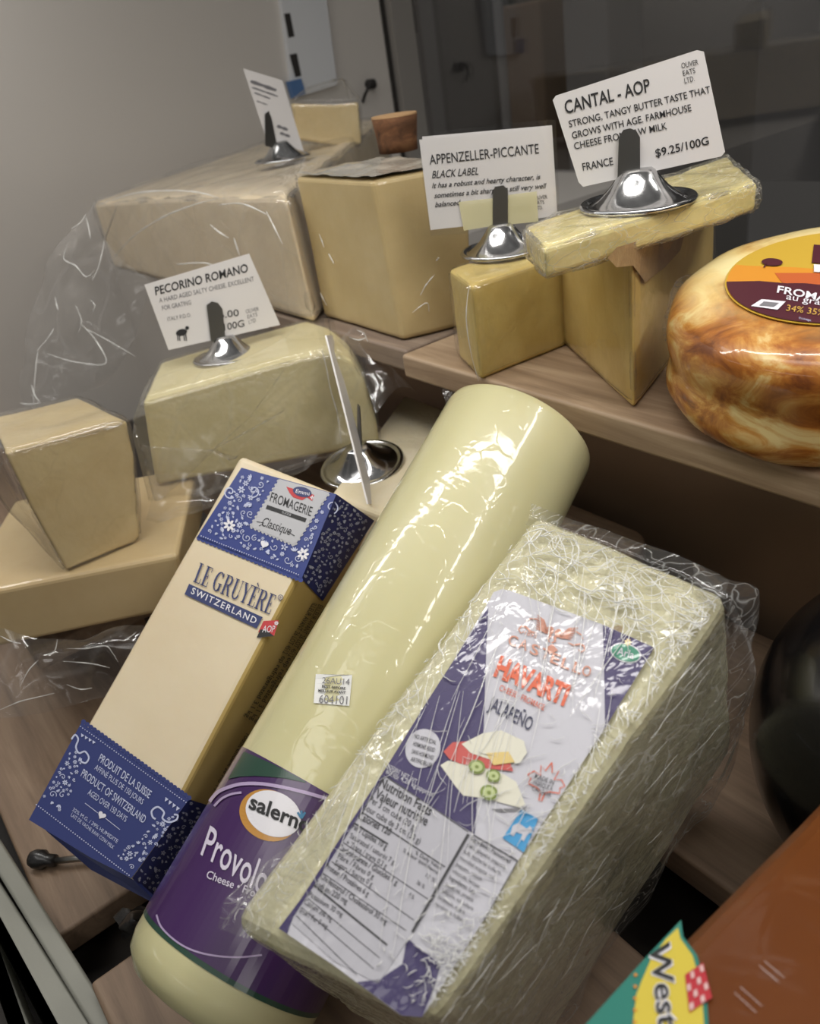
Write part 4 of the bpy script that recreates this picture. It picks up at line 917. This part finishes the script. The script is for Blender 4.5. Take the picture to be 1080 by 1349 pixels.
shape(mb, [(536, 1236), (562, 1256), (580, 1272), (572, 1300), (556, 1340), (530, 1338), (470, 1294), (500, 1290), (530, 1270)], HL, M['h_purple'], .0003)
shape(mb, [(504, 1023), (624, 1100), (545, 1226), (498, 1296), (440, 1266), (384, 1216)], HL, M['h_grey'], .0003)
def seg(a, b, w, mat='h_ink'): line(mb, [lerp(a, b, k / 6) for k in range(7)], w, HL, M[mat], .0005)
seg((617, 1099), (543, 1228), 4); seg((624, 1100), (682, 1134), 1.6); seg((682, 1134), (638, 1212), 1.4); seg((508, 1022), (617, 1096), 1.0)
L_ = [('Nutrition Facts', (499, 1035), (566, 1075), (5, -12), .012), ('Valeur nutritive', (493, 1050), (561, 1088), (5, -12), .012), ('Per 3 cm cube (30 g)', (486, 1056), (546, 1094), (3.5, -8), 0), ('pour cube de 3 cm (30 g)', (479, 1066), (552, 1112), (3.5, -8), 0),
      ('Calories 120', (471, 1078), (513, 1101), (4, -9), .012), ('Fat / Lipides 10 g', (463, 1091), (508, 1119), (3, -7), .006), ('Saturated / saturés 7 g', (460, 1103), (518, 1139), (3, -6.5), 0), ('+ Trans / trans 0,2 g', (455, 1112), (508, 1144), (3, -6.5), 0),
      ('Carbohydrate / Glucides 1 g', (445, 1118), (522, 1166), (3.2, -7), .006), ('Fibre / Fibres 0 g', (444, 1130), (491, 1158), (3, -6.5), 0), ('Sugars / Sucres 0 g', (440, 1139), (489, 1168), (3, -6.5), 0),
      ('Protein / Protéines 6 g', (428, 1143), (484, 1181), (3.2, -7), .006), ('Cholesterol / Cholestérol 30 mg', (421, 1156), (508, 1218), (3.2, -7), .006), ('Sodium 220 mg', (414, 1166), (456, 1191), (3.2, -7), .006), ('Potassium 30 mg', (406, 1180), (450, 1208), (3, -6.5), 0), ('Calcium 200 mg', (400, 1190), (436, 1214), (3, -6.5), 0), ('Iron / Fer 0 mg', (394, 1202), (430, 1224), (3, -6.5), 0)]
for s, a, b, u, bo in L_: text(mb, s, a, b, u, HL, M['h_ink'], .0006, bo)
for (a, b, w) in (((477, 1070), (586, 1142), 1.6), ((466, 1084), (511, 1112), 2.4), ((452, 1110), (566, 1186), 1.0), ((437, 1135), (545, 1212), 1.0), ((425, 1150), (535, 1226), 1.0), ((413, 1166), (510, 1245), 2.6), ((405, 1183), (500, 1262), .9), ((397, 1195), (492, 1276), .9), ((390, 1206), (470, 1284), .9)): seg(a, b, w)
for s, a, b in (('% Daily Value', (546, 1125), (580, 1146)), ('% valeur quotidienne', (530, 1122), (576, 1152)), ('13 %', (560, 1155), (572, 1163)), ('36 %', (548, 1164), (558, 1171)), ('0 %', (538, 1180), (544, 1185))): text(mb, s, a, b, (2.4, -5), HL, M['h_ink'], .0006)
ing = ['Ingredients: Pasteurized', 'milk, jalapeño peppers,', 'salt, bacterial culture,', 'microbial enzyme, red', 'peppers, calcium', 'chloride, lactase.', 'Ingrédients: Lait', 'pasteurisé, piments', 'jalapeño, sel, culture', 'bactérienne, enzyme', 'microbienne, lactase.']
for k, s in enumerate(ing):
    a = lerp((620, 1106), (572, 1192), k / 10); w = min(1, len(s) / 23) * (.95 - .02 * k); text(mb, s, a, (a[0] + 54 * w, a[1] + 33 * w), (2.2, -5.2), HL, M['h_ink'], .0006, .012 if k in (0, 6) else 0)
shape(mb, ell((557, 986), 23, 26, .3, 30), HL, M['h_white'], .0005)
for k, s in enumerate(('NO ARTIFICIAL', 'HORMONES ADDED', 'SANS HORMONES', 'ARTIFICIELLES')): text(mb, s, (545 - k * 1.5, 972 + k * 10), (574 - k * 2, 981 + k * 10), (1.6, -5.5), HL, M['h_ink'], .0008, .004)
for s, a, b in (('INGREDIENT', (510, 1012), (526, 1021)), ('MADE FRESH', (508, 1019), (524, 1028)), ('NET WT', (528, 1022), (548, 1033)), ('4,28 kg approx', (527, 1028), (570, 1050))): text(mb, s, a, b, (2, -6), HL, M['h_white'], .0006, .01)
# crest with two winged heads, then the wording
for sx_ in (-1, 1):
    c0 = np.array((728, 838)); ex = np.array((.94, .30)) * sx_; ey = np.array((.32, -.95))
    q = lambda u, v: tuple(c0 + ex * u + ey * v)
    for k in range(7): line(mb, [q(9, 1 + k * .6), q(18, 3 + k * 2.2), q(25 + k * .6, 3 + k * 2.9)], [1.5, 2.4, .7], HL, M['h_salmon'], .0005)
    shape(mb, ell(q(6, 6), 5.2, 5.6, .3, 14), HL, M['h_salmon'], .0005); shape(mb, ell(q(7.5, 7), 1.6, 1.2, .3, 8), HL, M['h_white'], .0007); line(mb, [q(3, 1), q(5, -6), q(1, -9)], [4, 3, 1], HL, M['h_salmon'], .0005)
    line(mb, [q(22, -2), q(30, -3), q(38, 1), q(44, 0), q(46, -5), q(42, -9), q(38, -6)], [1, 2.2, 2.6, 2.4, 2, 1.6, 1], HL, M['h_salmon'], .0005)
    line(mb, [q(20, 12), q(28, 15), q(36, 13), q(40, 8)], [1, 1.8, 1.6, .8], HL, M['h_salmon'], .0005)
shape(mb, [(728, 848), (735, 857), (724, 862), (719, 853)], HL, M['h_salmon'], .0005)
text(mb, '1893', (691, 836), (706, 841), (1.8, -6), HL, M['h_salmon'], .0006)
xs = [(668, 848), (682, 853), (697, 860), (711, 866), (724, 872), (738, 878), (753, 884), (765, 888)]
for ch, (x, y) in zip('CASTELLO', xs): text(mb, ch, (x, y), (x + 11, y + 4.4), (4.4, -13), HL, M['h_salmon'], .0006, .012)
text(mb, 'HAVARTI', (650, 889), (743, 929), (9.5, -25), HL, M['h_orange'], .0006, .045)
text(mb, 'CHEESE · FROMAGE', (657, 909), (716, 936), (2.6, -7.5), HL, M['h_orange'], .0006, .004)
text(mb, 'JALAPEÑO', (642, 933), (698, 963), (6, -17), HL, M['h_navy'], .0006, .008)
# serving suggestion picture: cheese slices, tomato and jalapeno rings
shape(mb, [(580, 1008), (590, 1002), (640, 1012), (664, 1020), (680, 1030), (692, 1060), (684, 1064), (640, 1052), (610, 1048), (600, 1036)], HL, M['h_cream'], .0005)
shape(mb, [(584, 990), (596, 978), (618, 976), (640, 990), (672, 1005), (676, 1016), (640, 1012), (606, 1006), (592, 1000)], HL, M['h_tom'], .0007)
shape(mb, [(608, 980), (636, 966), (660, 962), (690, 976), (694, 992), (684, 1006), (650, 1002), (620, 992)], HL, M['h_cream'], .0009)
shape(mb, [(640, 992), (670, 990), (678, 1004), (650, 1008)], HL, M['h_yel'], .0011)
for c, r in (((628, 1010), 11), ((650, 1022), 10), ((644, 1044), 12)):
    shape(mb, ell(c, r, r * .85, .3, 20), HL, M['h_jal'], .0013); shape(mb, ell(c, r * .7, r * .6, .3, 16), HL, M['h_jal2'], .0015); shape(mb, ell(c, r * .25, r * .2, .3, 8), HL, M['h_jal'], .0017)
shape(mb, [(646, 1066), (690, 1064), (694, 1062), (692, 1068), (660, 1070)], HL, M['grey_ink'], .0004)
# maple-leaf badge, blue cow mark, green oval
lf = [(0, 27), (5, 14), (13, 19), (10, 6), (20, 9), (27, 2), (21, -2), (23, -9), (9, -11), (3, -15), (2, -26), (-2, -26), (-3, -15), (-9, -11), (-23, -9), (-21, -2), (-27, 2), (-20, 9), (-10, 6), (-13, 19), (-5, 14)]
bc = (719, 1030); LF = [(bc[0] + x * .95 * .95 + y * .32 * .9, bc[1] + x * .32 * .9 - y * .95) for x, y in lf]; line(mb, LF + LF[:1], 1.6, HL, M['h_orange'], .0005)
for k, s in enumerate(('MADE IN', 'FABRIQUÉ À', 'CANADA')): text(mb, s, (704 - k * 2, 1025 + k * 8), (729 - k * 2, 1034 + k * 8), (1.8, -6), HL, M['h_ink'], .0008, .004)
shape(mb, [(687, 1066), (709, 1079), (690, 1123), (662, 1104)], HL, M['h_blue'], .0005); shape(mb, [(675, 1088), (683, 1084), (694, 1092), (698, 1088), (702, 1094), (694, 1100), (690, 1108), (686, 1106), (688, 1099), (680, 1096), (676, 1102), (672, 1099)], HL, M['h_white'], .0007)
shape(mb, ell((824, 860), 21, 12.5, .28, 28), HL, M['h_white'], .0005); shape(mb, ell((824, 860), 19, 11, .28, 28), HL, M['h_green'], .0007); text(mb, 'Arla', (812, 862), (834, 868), (2.6, -10), HL, M['h_white'], .0009, .01)
flower(mb, (827, 846), 5, HL, M['h_yel'], .0009)
mb.build('label', t15)
# loose gathers of stretch film at the corners and edges
def hp_(x, y, h): return HT(x, y, h)
film_sheet('film_flap', [[hp_(432, 1050, .004), hp_(400, 1100, .006), hp_(340, 1140, .010), hp_(300, 1180, .010), hp_(288, 1222, .004)],
                         [hp_(452, 1040, .008), hp_(428, 1090, .012), hp_(390, 1140, .012), hp_(340, 1190, .010), hp_(318, 1235, .006)],
                         [hp_(470, 1030, .004), hp_(450, 1080, .005), hp_(424, 1130, .005), hp_(380, 1190, .004), hp_(350, 1240, .003)]], WRAP, t15, .005, 60, 71, 60)
film_sheet('film_corner', [[hp_(905, 742, -.004), hp_(950, 760, .000), hp_(992, 772, -.004), hp_(1000, 790, -.012)],
                           [hp_(915, 760, .004), hp_(952, 778, .008), hp_(985, 792, .002), hp_(998, 820, -.010)],
                           [hp_(920, 800, .001), hp_(945, 806, .003), hp_(975, 826, -.002), hp_(990, 862, -.02)]], WRAP, t15, .005, 60, 73, 50)
film_sheet('film_edge', [[hp_(700, 664, .000), hp_(780, 692, .004), hp_(870, 724, .003), hp_(960, 764, .002)], [hp_(697, 676, .003), hp_(776, 708, .006), hp_(866, 742, .005), hp_(955, 782, .004)], [hp_(692, 690, .001), hp_(770, 724, .0015), hp_(860, 760, .0015), hp_(945, 798, .001)]], WRAP, t15, .003, 70, 75, 60)
film_sheet('film_side', [[hp_(968, 785, -.004) , hp_(850, 955, -.003), hp_(720, 1130, -.003), hp_(572, 1352, -.003)], [hp_(972, 790, -.004) + dn_ * .35 + HA[:, 0] * .006, hp_(855, 960, -.003) + dn_ * .4 + HA[:, 0] * .008, hp_(722, 1133, -.003) + dn_ * .4 + HA[:, 0] * .006, hp_(572, 1355, -.003) + dn_ * .4 + HA[:, 0] * .006],
                         [hp_(968, 785, -.004) + dn_ * .95 + HA[:, 0] * .003, hp_(850, 955, -.003) + dn_ * .95 + HA[:, 0] * .004, hp_(720, 1130, -.003) + dn_ * .95 + HA[:, 0] * .004, hp_(572, 1352, -.003) + dn_ * .95 + HA[:, 0] * .004]], WRAP, t15, .006, 50, 77, 80)

# raised folds of the stretch film as fine ridges, coloured white to stand for its glints
mcr, nt, p = new_mat('film_fold_glint'); p.inputs['Base Color'].default_value = (.9, .9, .88, 1); p.inputs['Roughness'].default_value = .18; p.inputs['Alpha'].default_value = .8; p.inputs['Specular IOR Level'].default_value = .8
mb = MB(); rc = random.Random(8)
def inquad(p, Q): return inside(p, Q)
TOPQ = [(303, 1210), (562, 1345), (958, 782), (704, 678)]
def ridge(p, ang, L, w, surf, wob, h=.0012, clip=None, seg=9):
    P = []; a = ang; q = np.array(p, float)
    for i in range(seg):
        P.append(tuple(q)); a += rc.uniform(-wob, wob); q = q + np.array([math.cos(a), math.sin(a)]) * L / seg
        if clip and not inside(tuple(q), clip): break
    if len(P) < 3: return
    P = spline(P, 2); n = len(P); W_ = [w * (.35 + .65 * math.sin(math.pi * (i + .5) / n)) for i in range(n)]
    pts = [np.array(x) for x in P]; A_ = []; B_ = []; C_ = []
    for i, x in enumerate(pts):
        t_ = pts[min(i + 1, n - 1)] - pts[max(i - 1, 0)]; t_ = t_ / (np.linalg.norm(t_) + 1e-9); m_2 = np.array([-t_[1], t_[0]]) * W_[i] / 2
        A_.append(surf(*(x + m_2), h)); B_.append(surf(*x, h + .0004 * W_[i])); C_.append(surf(*(x - m_2), h))
    mb.add(A_ + B_ + C_, [[i, i + 1, n + i + 1, n + i] for i in range(n - 1)] + [[n + i, n + i + 1, 2 * n + i + 1, 2 * n + i] for i in range(n - 1)], mcr)
def uv_top(u, v): return lerp(lerp(TOPQ[0], TOPQ[1], u), lerp(TOPQ[3], TOPQ[2], u), v)
XA = math.atan2(104, 254); YA = math.atan2(530, -400)
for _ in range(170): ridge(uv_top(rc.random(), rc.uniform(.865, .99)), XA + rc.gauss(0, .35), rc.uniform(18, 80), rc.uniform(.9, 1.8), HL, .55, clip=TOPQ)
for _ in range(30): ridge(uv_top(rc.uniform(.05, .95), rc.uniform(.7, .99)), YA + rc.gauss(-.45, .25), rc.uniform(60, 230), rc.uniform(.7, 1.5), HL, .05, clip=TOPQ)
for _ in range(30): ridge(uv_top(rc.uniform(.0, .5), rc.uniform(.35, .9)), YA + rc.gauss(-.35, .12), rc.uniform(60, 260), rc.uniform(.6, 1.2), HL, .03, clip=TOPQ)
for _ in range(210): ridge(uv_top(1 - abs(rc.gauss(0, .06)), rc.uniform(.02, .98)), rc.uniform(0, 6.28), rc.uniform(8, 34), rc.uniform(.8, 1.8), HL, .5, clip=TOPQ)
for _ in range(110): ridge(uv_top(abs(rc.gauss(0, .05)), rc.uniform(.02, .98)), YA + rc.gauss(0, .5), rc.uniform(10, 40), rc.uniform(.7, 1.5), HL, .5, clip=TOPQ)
for _ in range(260): ridge((rc.gauss(612, 42), rc.gauss(1268, 38)), -.25 + rc.gauss(0, .5), rc.uniform(6, 24), rc.uniform(1.0, 2.4), HL, .5, clip=TOPQ)  # dense white strokes painted for the glint at the near end
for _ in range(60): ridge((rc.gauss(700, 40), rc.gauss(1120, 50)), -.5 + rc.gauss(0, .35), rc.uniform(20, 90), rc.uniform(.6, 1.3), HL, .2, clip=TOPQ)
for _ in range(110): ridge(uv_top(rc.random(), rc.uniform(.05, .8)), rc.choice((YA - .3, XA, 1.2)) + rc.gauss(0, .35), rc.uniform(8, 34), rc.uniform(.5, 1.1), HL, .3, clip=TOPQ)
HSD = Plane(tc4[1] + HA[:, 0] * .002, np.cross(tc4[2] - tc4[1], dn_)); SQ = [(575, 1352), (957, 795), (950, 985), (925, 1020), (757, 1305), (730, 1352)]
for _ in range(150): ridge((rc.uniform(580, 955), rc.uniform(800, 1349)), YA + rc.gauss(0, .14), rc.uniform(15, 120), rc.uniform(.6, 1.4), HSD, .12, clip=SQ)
mb.build('film_glint_creases', t15, smooth=True)

def glint_folds(name, parent, o, sc, d, lines, w=1.8):  # creases laid along the film's glint lines, bright by their white colour
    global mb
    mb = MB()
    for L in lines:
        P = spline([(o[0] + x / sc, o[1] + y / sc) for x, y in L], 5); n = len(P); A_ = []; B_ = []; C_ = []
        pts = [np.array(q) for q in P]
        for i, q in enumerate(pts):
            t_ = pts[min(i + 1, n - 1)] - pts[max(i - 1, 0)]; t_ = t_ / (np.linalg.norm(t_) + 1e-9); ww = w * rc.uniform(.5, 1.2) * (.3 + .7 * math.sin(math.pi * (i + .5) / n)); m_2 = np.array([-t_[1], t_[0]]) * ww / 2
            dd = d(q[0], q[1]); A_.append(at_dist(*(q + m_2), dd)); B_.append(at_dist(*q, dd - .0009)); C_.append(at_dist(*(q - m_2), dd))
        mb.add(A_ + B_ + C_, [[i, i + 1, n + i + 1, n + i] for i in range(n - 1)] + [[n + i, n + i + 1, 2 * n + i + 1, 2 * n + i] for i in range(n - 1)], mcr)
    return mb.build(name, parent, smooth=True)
def d_end(x, y): return .925 - .0006 * (x - 30) - .0001 * (y - 260)
glint_folds('bag_glint_creases', t, (20, 220), 2.571, d_end, [[(240, 170), (250, 210), (255, 245)], [(180, 255), (165, 310), (205, 335), (240, 372), (268, 350)], [(135, 440), (140, 465), (146, 485)], [(78, 615), (68, 700), (62, 800)], [(225, 535), (268, 580), (308, 665), (200, 660), (110, 632)],
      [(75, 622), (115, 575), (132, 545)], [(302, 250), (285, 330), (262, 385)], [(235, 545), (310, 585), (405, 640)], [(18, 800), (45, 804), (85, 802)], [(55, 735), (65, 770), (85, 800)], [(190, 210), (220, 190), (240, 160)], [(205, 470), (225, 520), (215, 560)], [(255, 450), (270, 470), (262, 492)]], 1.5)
fpl = Plane(fp + fn * .009, fn)
def d_par(x, y): return float(np.linalg.norm(fpl(x, y) - EYE))
glint_folds('bag_front_glint_creases', t, (20, 220), 2.571, d_par, [[(330, 312), (400, 235), (500, 170), (600, 130), (690, 105)], [(285, 128), (400, 90), (520, 80), (620, 86), (690, 105)], [(345, 130), (320, 200), (300, 260)], [(660, 195), (690, 220), (722, 240)], [(850, 150), (875, 200), (905, 260)], [(690, 128), (770, 125), (850, 160)], [(740, 240), (760, 300)], [(545, 330), (640, 325), (700, 345)]], 2.0)
pd = lambda p, n, h: (lambda x, y: float(np.linalg.norm(on_plane(x, y, np.array(p) + unit(n) * (h if (EYE - np.array(p)) @ n > 0 else -h), n) - EYE)))
glint_folds('film_glint_creases', t3, (380, 180), 3.6, pd(F4, nR, .002), [[(625, 752), (655, 700), (692, 655)], [(588, 835), (630, 802), (660, 790), (666, 830)], [(700, 590), (712, 575)]], 1.8)
glint_folds('film_glint_creases', t3, (380, 180), 3.6, pd(F4, nL, .002), [[(145, 462), (160, 500), (168, 525)], [(190, 555), (215, 602)], [(150, 740), (180, 800)]], 1.6)
glint_folds('film_glint_creases', t5, (600, 200), 2.571, pd(FA, nA, .003), [[(46, 450), (36, 560), (52, 680), (78, 776)]], 1.6)
glint_folds('bag_glint_creases', t11, (400, 430), 4.154, lambda x, y: float(np.linalg.norm(on_plane(x, y, pa + pn / np.linalg.norm(pn) * (.007 if (EYE - pa) @ pn > 0 else -.007), pn) - EYE)), [[(100, 130), (125, 230), (150, 360), (185, 480), (205, 640)], [(250, 60), (300, 75), (345, 60)], [(290, 20), (330, 40), (350, 85)]], 1.8)
glint_folds('bag_glint_creases', bpy.data.objects['plastic_bag'], (0, 660), 3.97, lambda x, y: .612 + .00015 * (200 - x), [[(350, 772), (450, 772), (550, 758), (585, 790), (617, 842)], [(330, 838), (430, 846), (500, 855), (572, 872)], [(235, 805), (285, 785), (300, 725)], [(115, 950), (150, 885), (200, 832)], [(0, 1092), (100, 1050), (180, 1030), (285, 1005)], [(0, 705), (60, 735), (110, 745)], [(640, 735), (690, 705), (712, 685)], [(350, 960), (420, 985), (480, 978)]], 1.6)

# ------------------------------------------------------------------ black waxed wheel, orange block
M['wax'] = solid('black_wax', '08080b', .25, 0, .5, .35, (30, .15))
bwc = np.array([-.083, .336, Z(-.39)])
mb = MB(); prof = [(a_ * 1.06, b_ * 1.17) for a_, b_ in [(0, 0), (.045, 0), (.062, .006), (.078, .022), (.088, .045), (.090, .064), (.086, .088), (.074, .108), (.052, .120), (.02, .126), (0, .127)]]
lathe(mb, bwc, UP, prof, M['wax'], 64); o = mb.build('waxed_cheese', loc=bwc, smooth=True); o.modifiers.new('s', 'SUBSURF').levels = 1
tag(o, 'shiny black waxed cheese wheel at the right under the shelf', 'cheese')

M['cheddar'] = cheese('orange_block', '5f3010', '6e3d18', 9, .34, (25, (1, 1, 1), (0, 0, 0), .25, .5), pits=.1)
M['teal'] = solid('teal_label', '2f7d70', .4, coat=.4); M['lab_y2'] = solid('yellow_label', 'd3bf48', .4, coat=.4); M['plaid'] = solid('red_plaid', 'b8323c', .45, coat=.4); M['plaid_w'] = solid('pale_plaid', 'd9b6b4', .45, coat=.4); M['lab_o2'] = solid('orange_lettering', 'd08a30', .4)
o0, o1 = at_dist(1080, 1034, .345), at_dist(752, 1358, .262); od = unit(o0 - o1); oz = unit(UP - od * (UP @ od)); ox = np.cross(od, oz)
ang = .20; oz2 = unit(oz * math.cos(ang) - ox * math.sin(ang)); ox2 = np.cross(od, oz2)
t16 = thing('orange_cheese_block', o1 - UP * .10, 'orange block with teal and yellow label in the bottom right corner', 'cheese')
OL = .21; q0 = o1 - od * .05; tp = [q0, q0 + ox2 * .11, q0 + ox2 * .11 + od * OL, q0 + od * OL]
mb = MB(); hexa(mb, [q - oz2 * .10 for q in tp], tp, M['cheddar']); soften(mb.build('block', t16), .011, 3, .001, .06, 4)
OT = Plane(o1 + oz2 * .0006, oz2)
mb = MB()
shape(mb, [(897, 1212), (900, 1234), (918, 1258), (930, 1300), (934, 1362), (760, 1362), (850, 1262)], OT, M['teal'], .0)
shape(mb, [(893, 1222), (896, 1236), (912, 1258), (924, 1300), (928, 1362), (832, 1362), (838, 1310), (846, 1290), (858, 1262), (878, 1236)], OT, M['lab_y2'], .0003)
text(mb, 'West', (855, 1243), (868, 1354), (27, -3), OT, M['white'], .0006, .05); text(mb, 'West', (855, 1243), (868, 1354), (27, -3), OT, M['ink'], .0009, .012)
dots(mb, (837, 1284), (836, 1346), 5, 2.4, OT, M['lab_o2'], .0006)
pk = [(902, 1284), (926, 1268), (938, 1314), (908, 1334)]
shape(mb, pk, OT, M['plaid'], .0006)
for i in range(4):
    for j in range(4):
        if (i + j) % 2: 
            a_ = lerp(lerp(pk[0], pk[1], (i + .15) / 4), lerp(pk[3], pk[2], (i + .15) / 4), (j + .15) / 4); b_ = lerp(lerp(pk[0], pk[1], (i + .85) / 4), lerp(pk[3], pk[2], (i + .85) / 4), (j + .15) / 4)
            c_ = lerp(lerp(pk[0], pk[1], (i + .85) / 4), lerp(pk[3], pk[2], (i + .85) / 4), (j + .85) / 4); d_ = lerp(lerp(pk[0], pk[1], (i + .15) / 4), lerp(pk[3], pk[2], (i + .15) / 4), (j + .85) / 4)
            shape(mb, [a_, b_, c_, d_], OT, M['plaid_w'], .0009)
mb.build('label', t16)
mb = MB()
for a_, b_ in (((1000, 1272), (1026, 1294)), ((1007, 1266), (1033, 1288)), ((968, 1308), (996, 1334)), ((975, 1300), (1004, 1326))): line(mb, [a_, b_], .4, OT, M['white'], .0006)  # white streaks painted for reflections on the plastic wrap
mb.build('reflection_streaks', t16)

# ------------------------------------------------------------------ small things
M['blackp'] = solid('black_plastic', '1d1c1d', .35, coat=.3)
pz = -.435
k0, k1, k2 = on_z(52, 1132, pz + .006), on_z(74, 1134, pz + .006), on_z(135, 1128, pz + .006)
mb = MB(); lathe(mb, k0, unit(k1 - k0), [(0, -.006), (.005, -.006), (.0062, -.003), (.0062, .003), (.004, .006), (.004, .012), (0, .012)], M['blackp'], 20); tube(mb, [k1, lerp(k1, k2, .5), k2], .0022, M['clip'])
tag(mb.build('metal_peg', loc=k0 - UP * .006, smooth=True), 'dark metal peg with a black knob lying on the board at lower left', 'peg')
kk = [on_z(*q, -.436) for q in [(160, 1212), (196, 1200), (204, 1222), (170, 1240)]]
film_sheet('plastic_scrap', [[on_z(150, 1205, -.432), on_z(172, 1195, -.418), on_z(196, 1196, -.430)], [on_z(156, 1222, -.416), on_z(178, 1212, -.405), on_z(200, 1212, -.418)], [on_z(162, 1236, -.432), on_z(184, 1230, -.42), on_z(202, 1232, -.432)]], M['blackp'], None, .006, 90, 91, 24)
tag(bpy.data.objects['plastic_scrap'], 'scrap of crumpled black plastic beside the lower end of the log', 'plastic scrap')
# slotted white strip and hook on the end wall
wq = lambda x, y, d=0: on_plane(x, y, (-1.32 + d, 0, 0), (1.0, 0, 0))
t17 = thing('slotted_wall_strip', wq(410, 120), 'white slotted metal strip fixed upright on the end wall', 'wall strip')
mb = MB(); P = [wq(350, -120), wq(410, -120), wq(440, 112), wq(384, 130)]; hexa(mb, P, [q + np.array([.010, 0, 0]) for q in P], M['pilaster']); mb.build('strip', t17)
mb = MB()
for q in ([(374, 18), (382, 17), (388, 48), (380, 50)], [(381, 72), (391, 70), (397, 100), (389, 102)], [(366, -30), (373, -32), (378, -6), (370, -4)]):
    P = [wq(*s, .0101) for s in q]; mb.poly(P, M['rail_dark'])
mb.build('slots', t17)
mb = MB(); P = [wq(376, 108, .004), wq(392, 104, .004), wq(398, 124, .004), wq(383, 130, .004)]; hexa(mb, P, [q + np.array([.012, 0, 0]) for q in P], M['blue_bit']); mb.build('blue_clip', t17)
mb = MB(); tube(mb, [wq(478, 134, .002), wq(481, 124, .012), wq(486, 114, .018), wq(489, 108, .016)], .0028, M['rail_dark']); lathe(mb, wq(487, 111, .004), np.array([1.0, 0, 0]), [(.008, -.004), (.008, .010), (0, .012)], M['rail_dark'], 16)
tag(mb.build('wall_hook', loc=wq(478, 134), smooth=True), 'small dark hook on the end wall above the bark stub', 'hook')
# shapes added behind the rear glass, standing for what is reflected in it
reflected_block([(560, -60), (645, 60)], 2.2, .3, 0, M['dark_panel'], 'reflected_dark_block', 'dark block standing for a shape reflected in the rear glass, just right of the corner post', 'cabinet')
reflected_block([(655, 10), (722, 200)], 2.0, .3, 0, M['reflection'], 'reflected_brown_block', 'brown carton put in as a block behind the rear glass above the sleeved card', 'reflection')
reflected_block([(735, -80), (800, 60)], 1.9, .15, 0, M['pale_panel'], 'reflected_pale_panel', 'tall pale upright panel standing for a shape reflected in the rear glass behind the Cantal card', 'panel')
reflected_block([(1000, -30), (1120, 60)], 2.1, .3, 0, M['pale_panel'], 'reflected_pale_block', 'pale block standing for a shape reflected in the rear glass at top right', 'cabinet')
mb = MB(); pp = on_plane(662, 90, (0, 1.6, 0), (0, -1.0, 0)); tube(mb, [(pp[0], 1.6, 0), (pp[0], 1.6, 2.6)], .012, M['pale_panel']); tag(mb.build('reflected_pipe', loc=(pp[0], 1.6, 0)), 'thin grey upright pipe standing for one reflected in the rear glass', 'pipe')
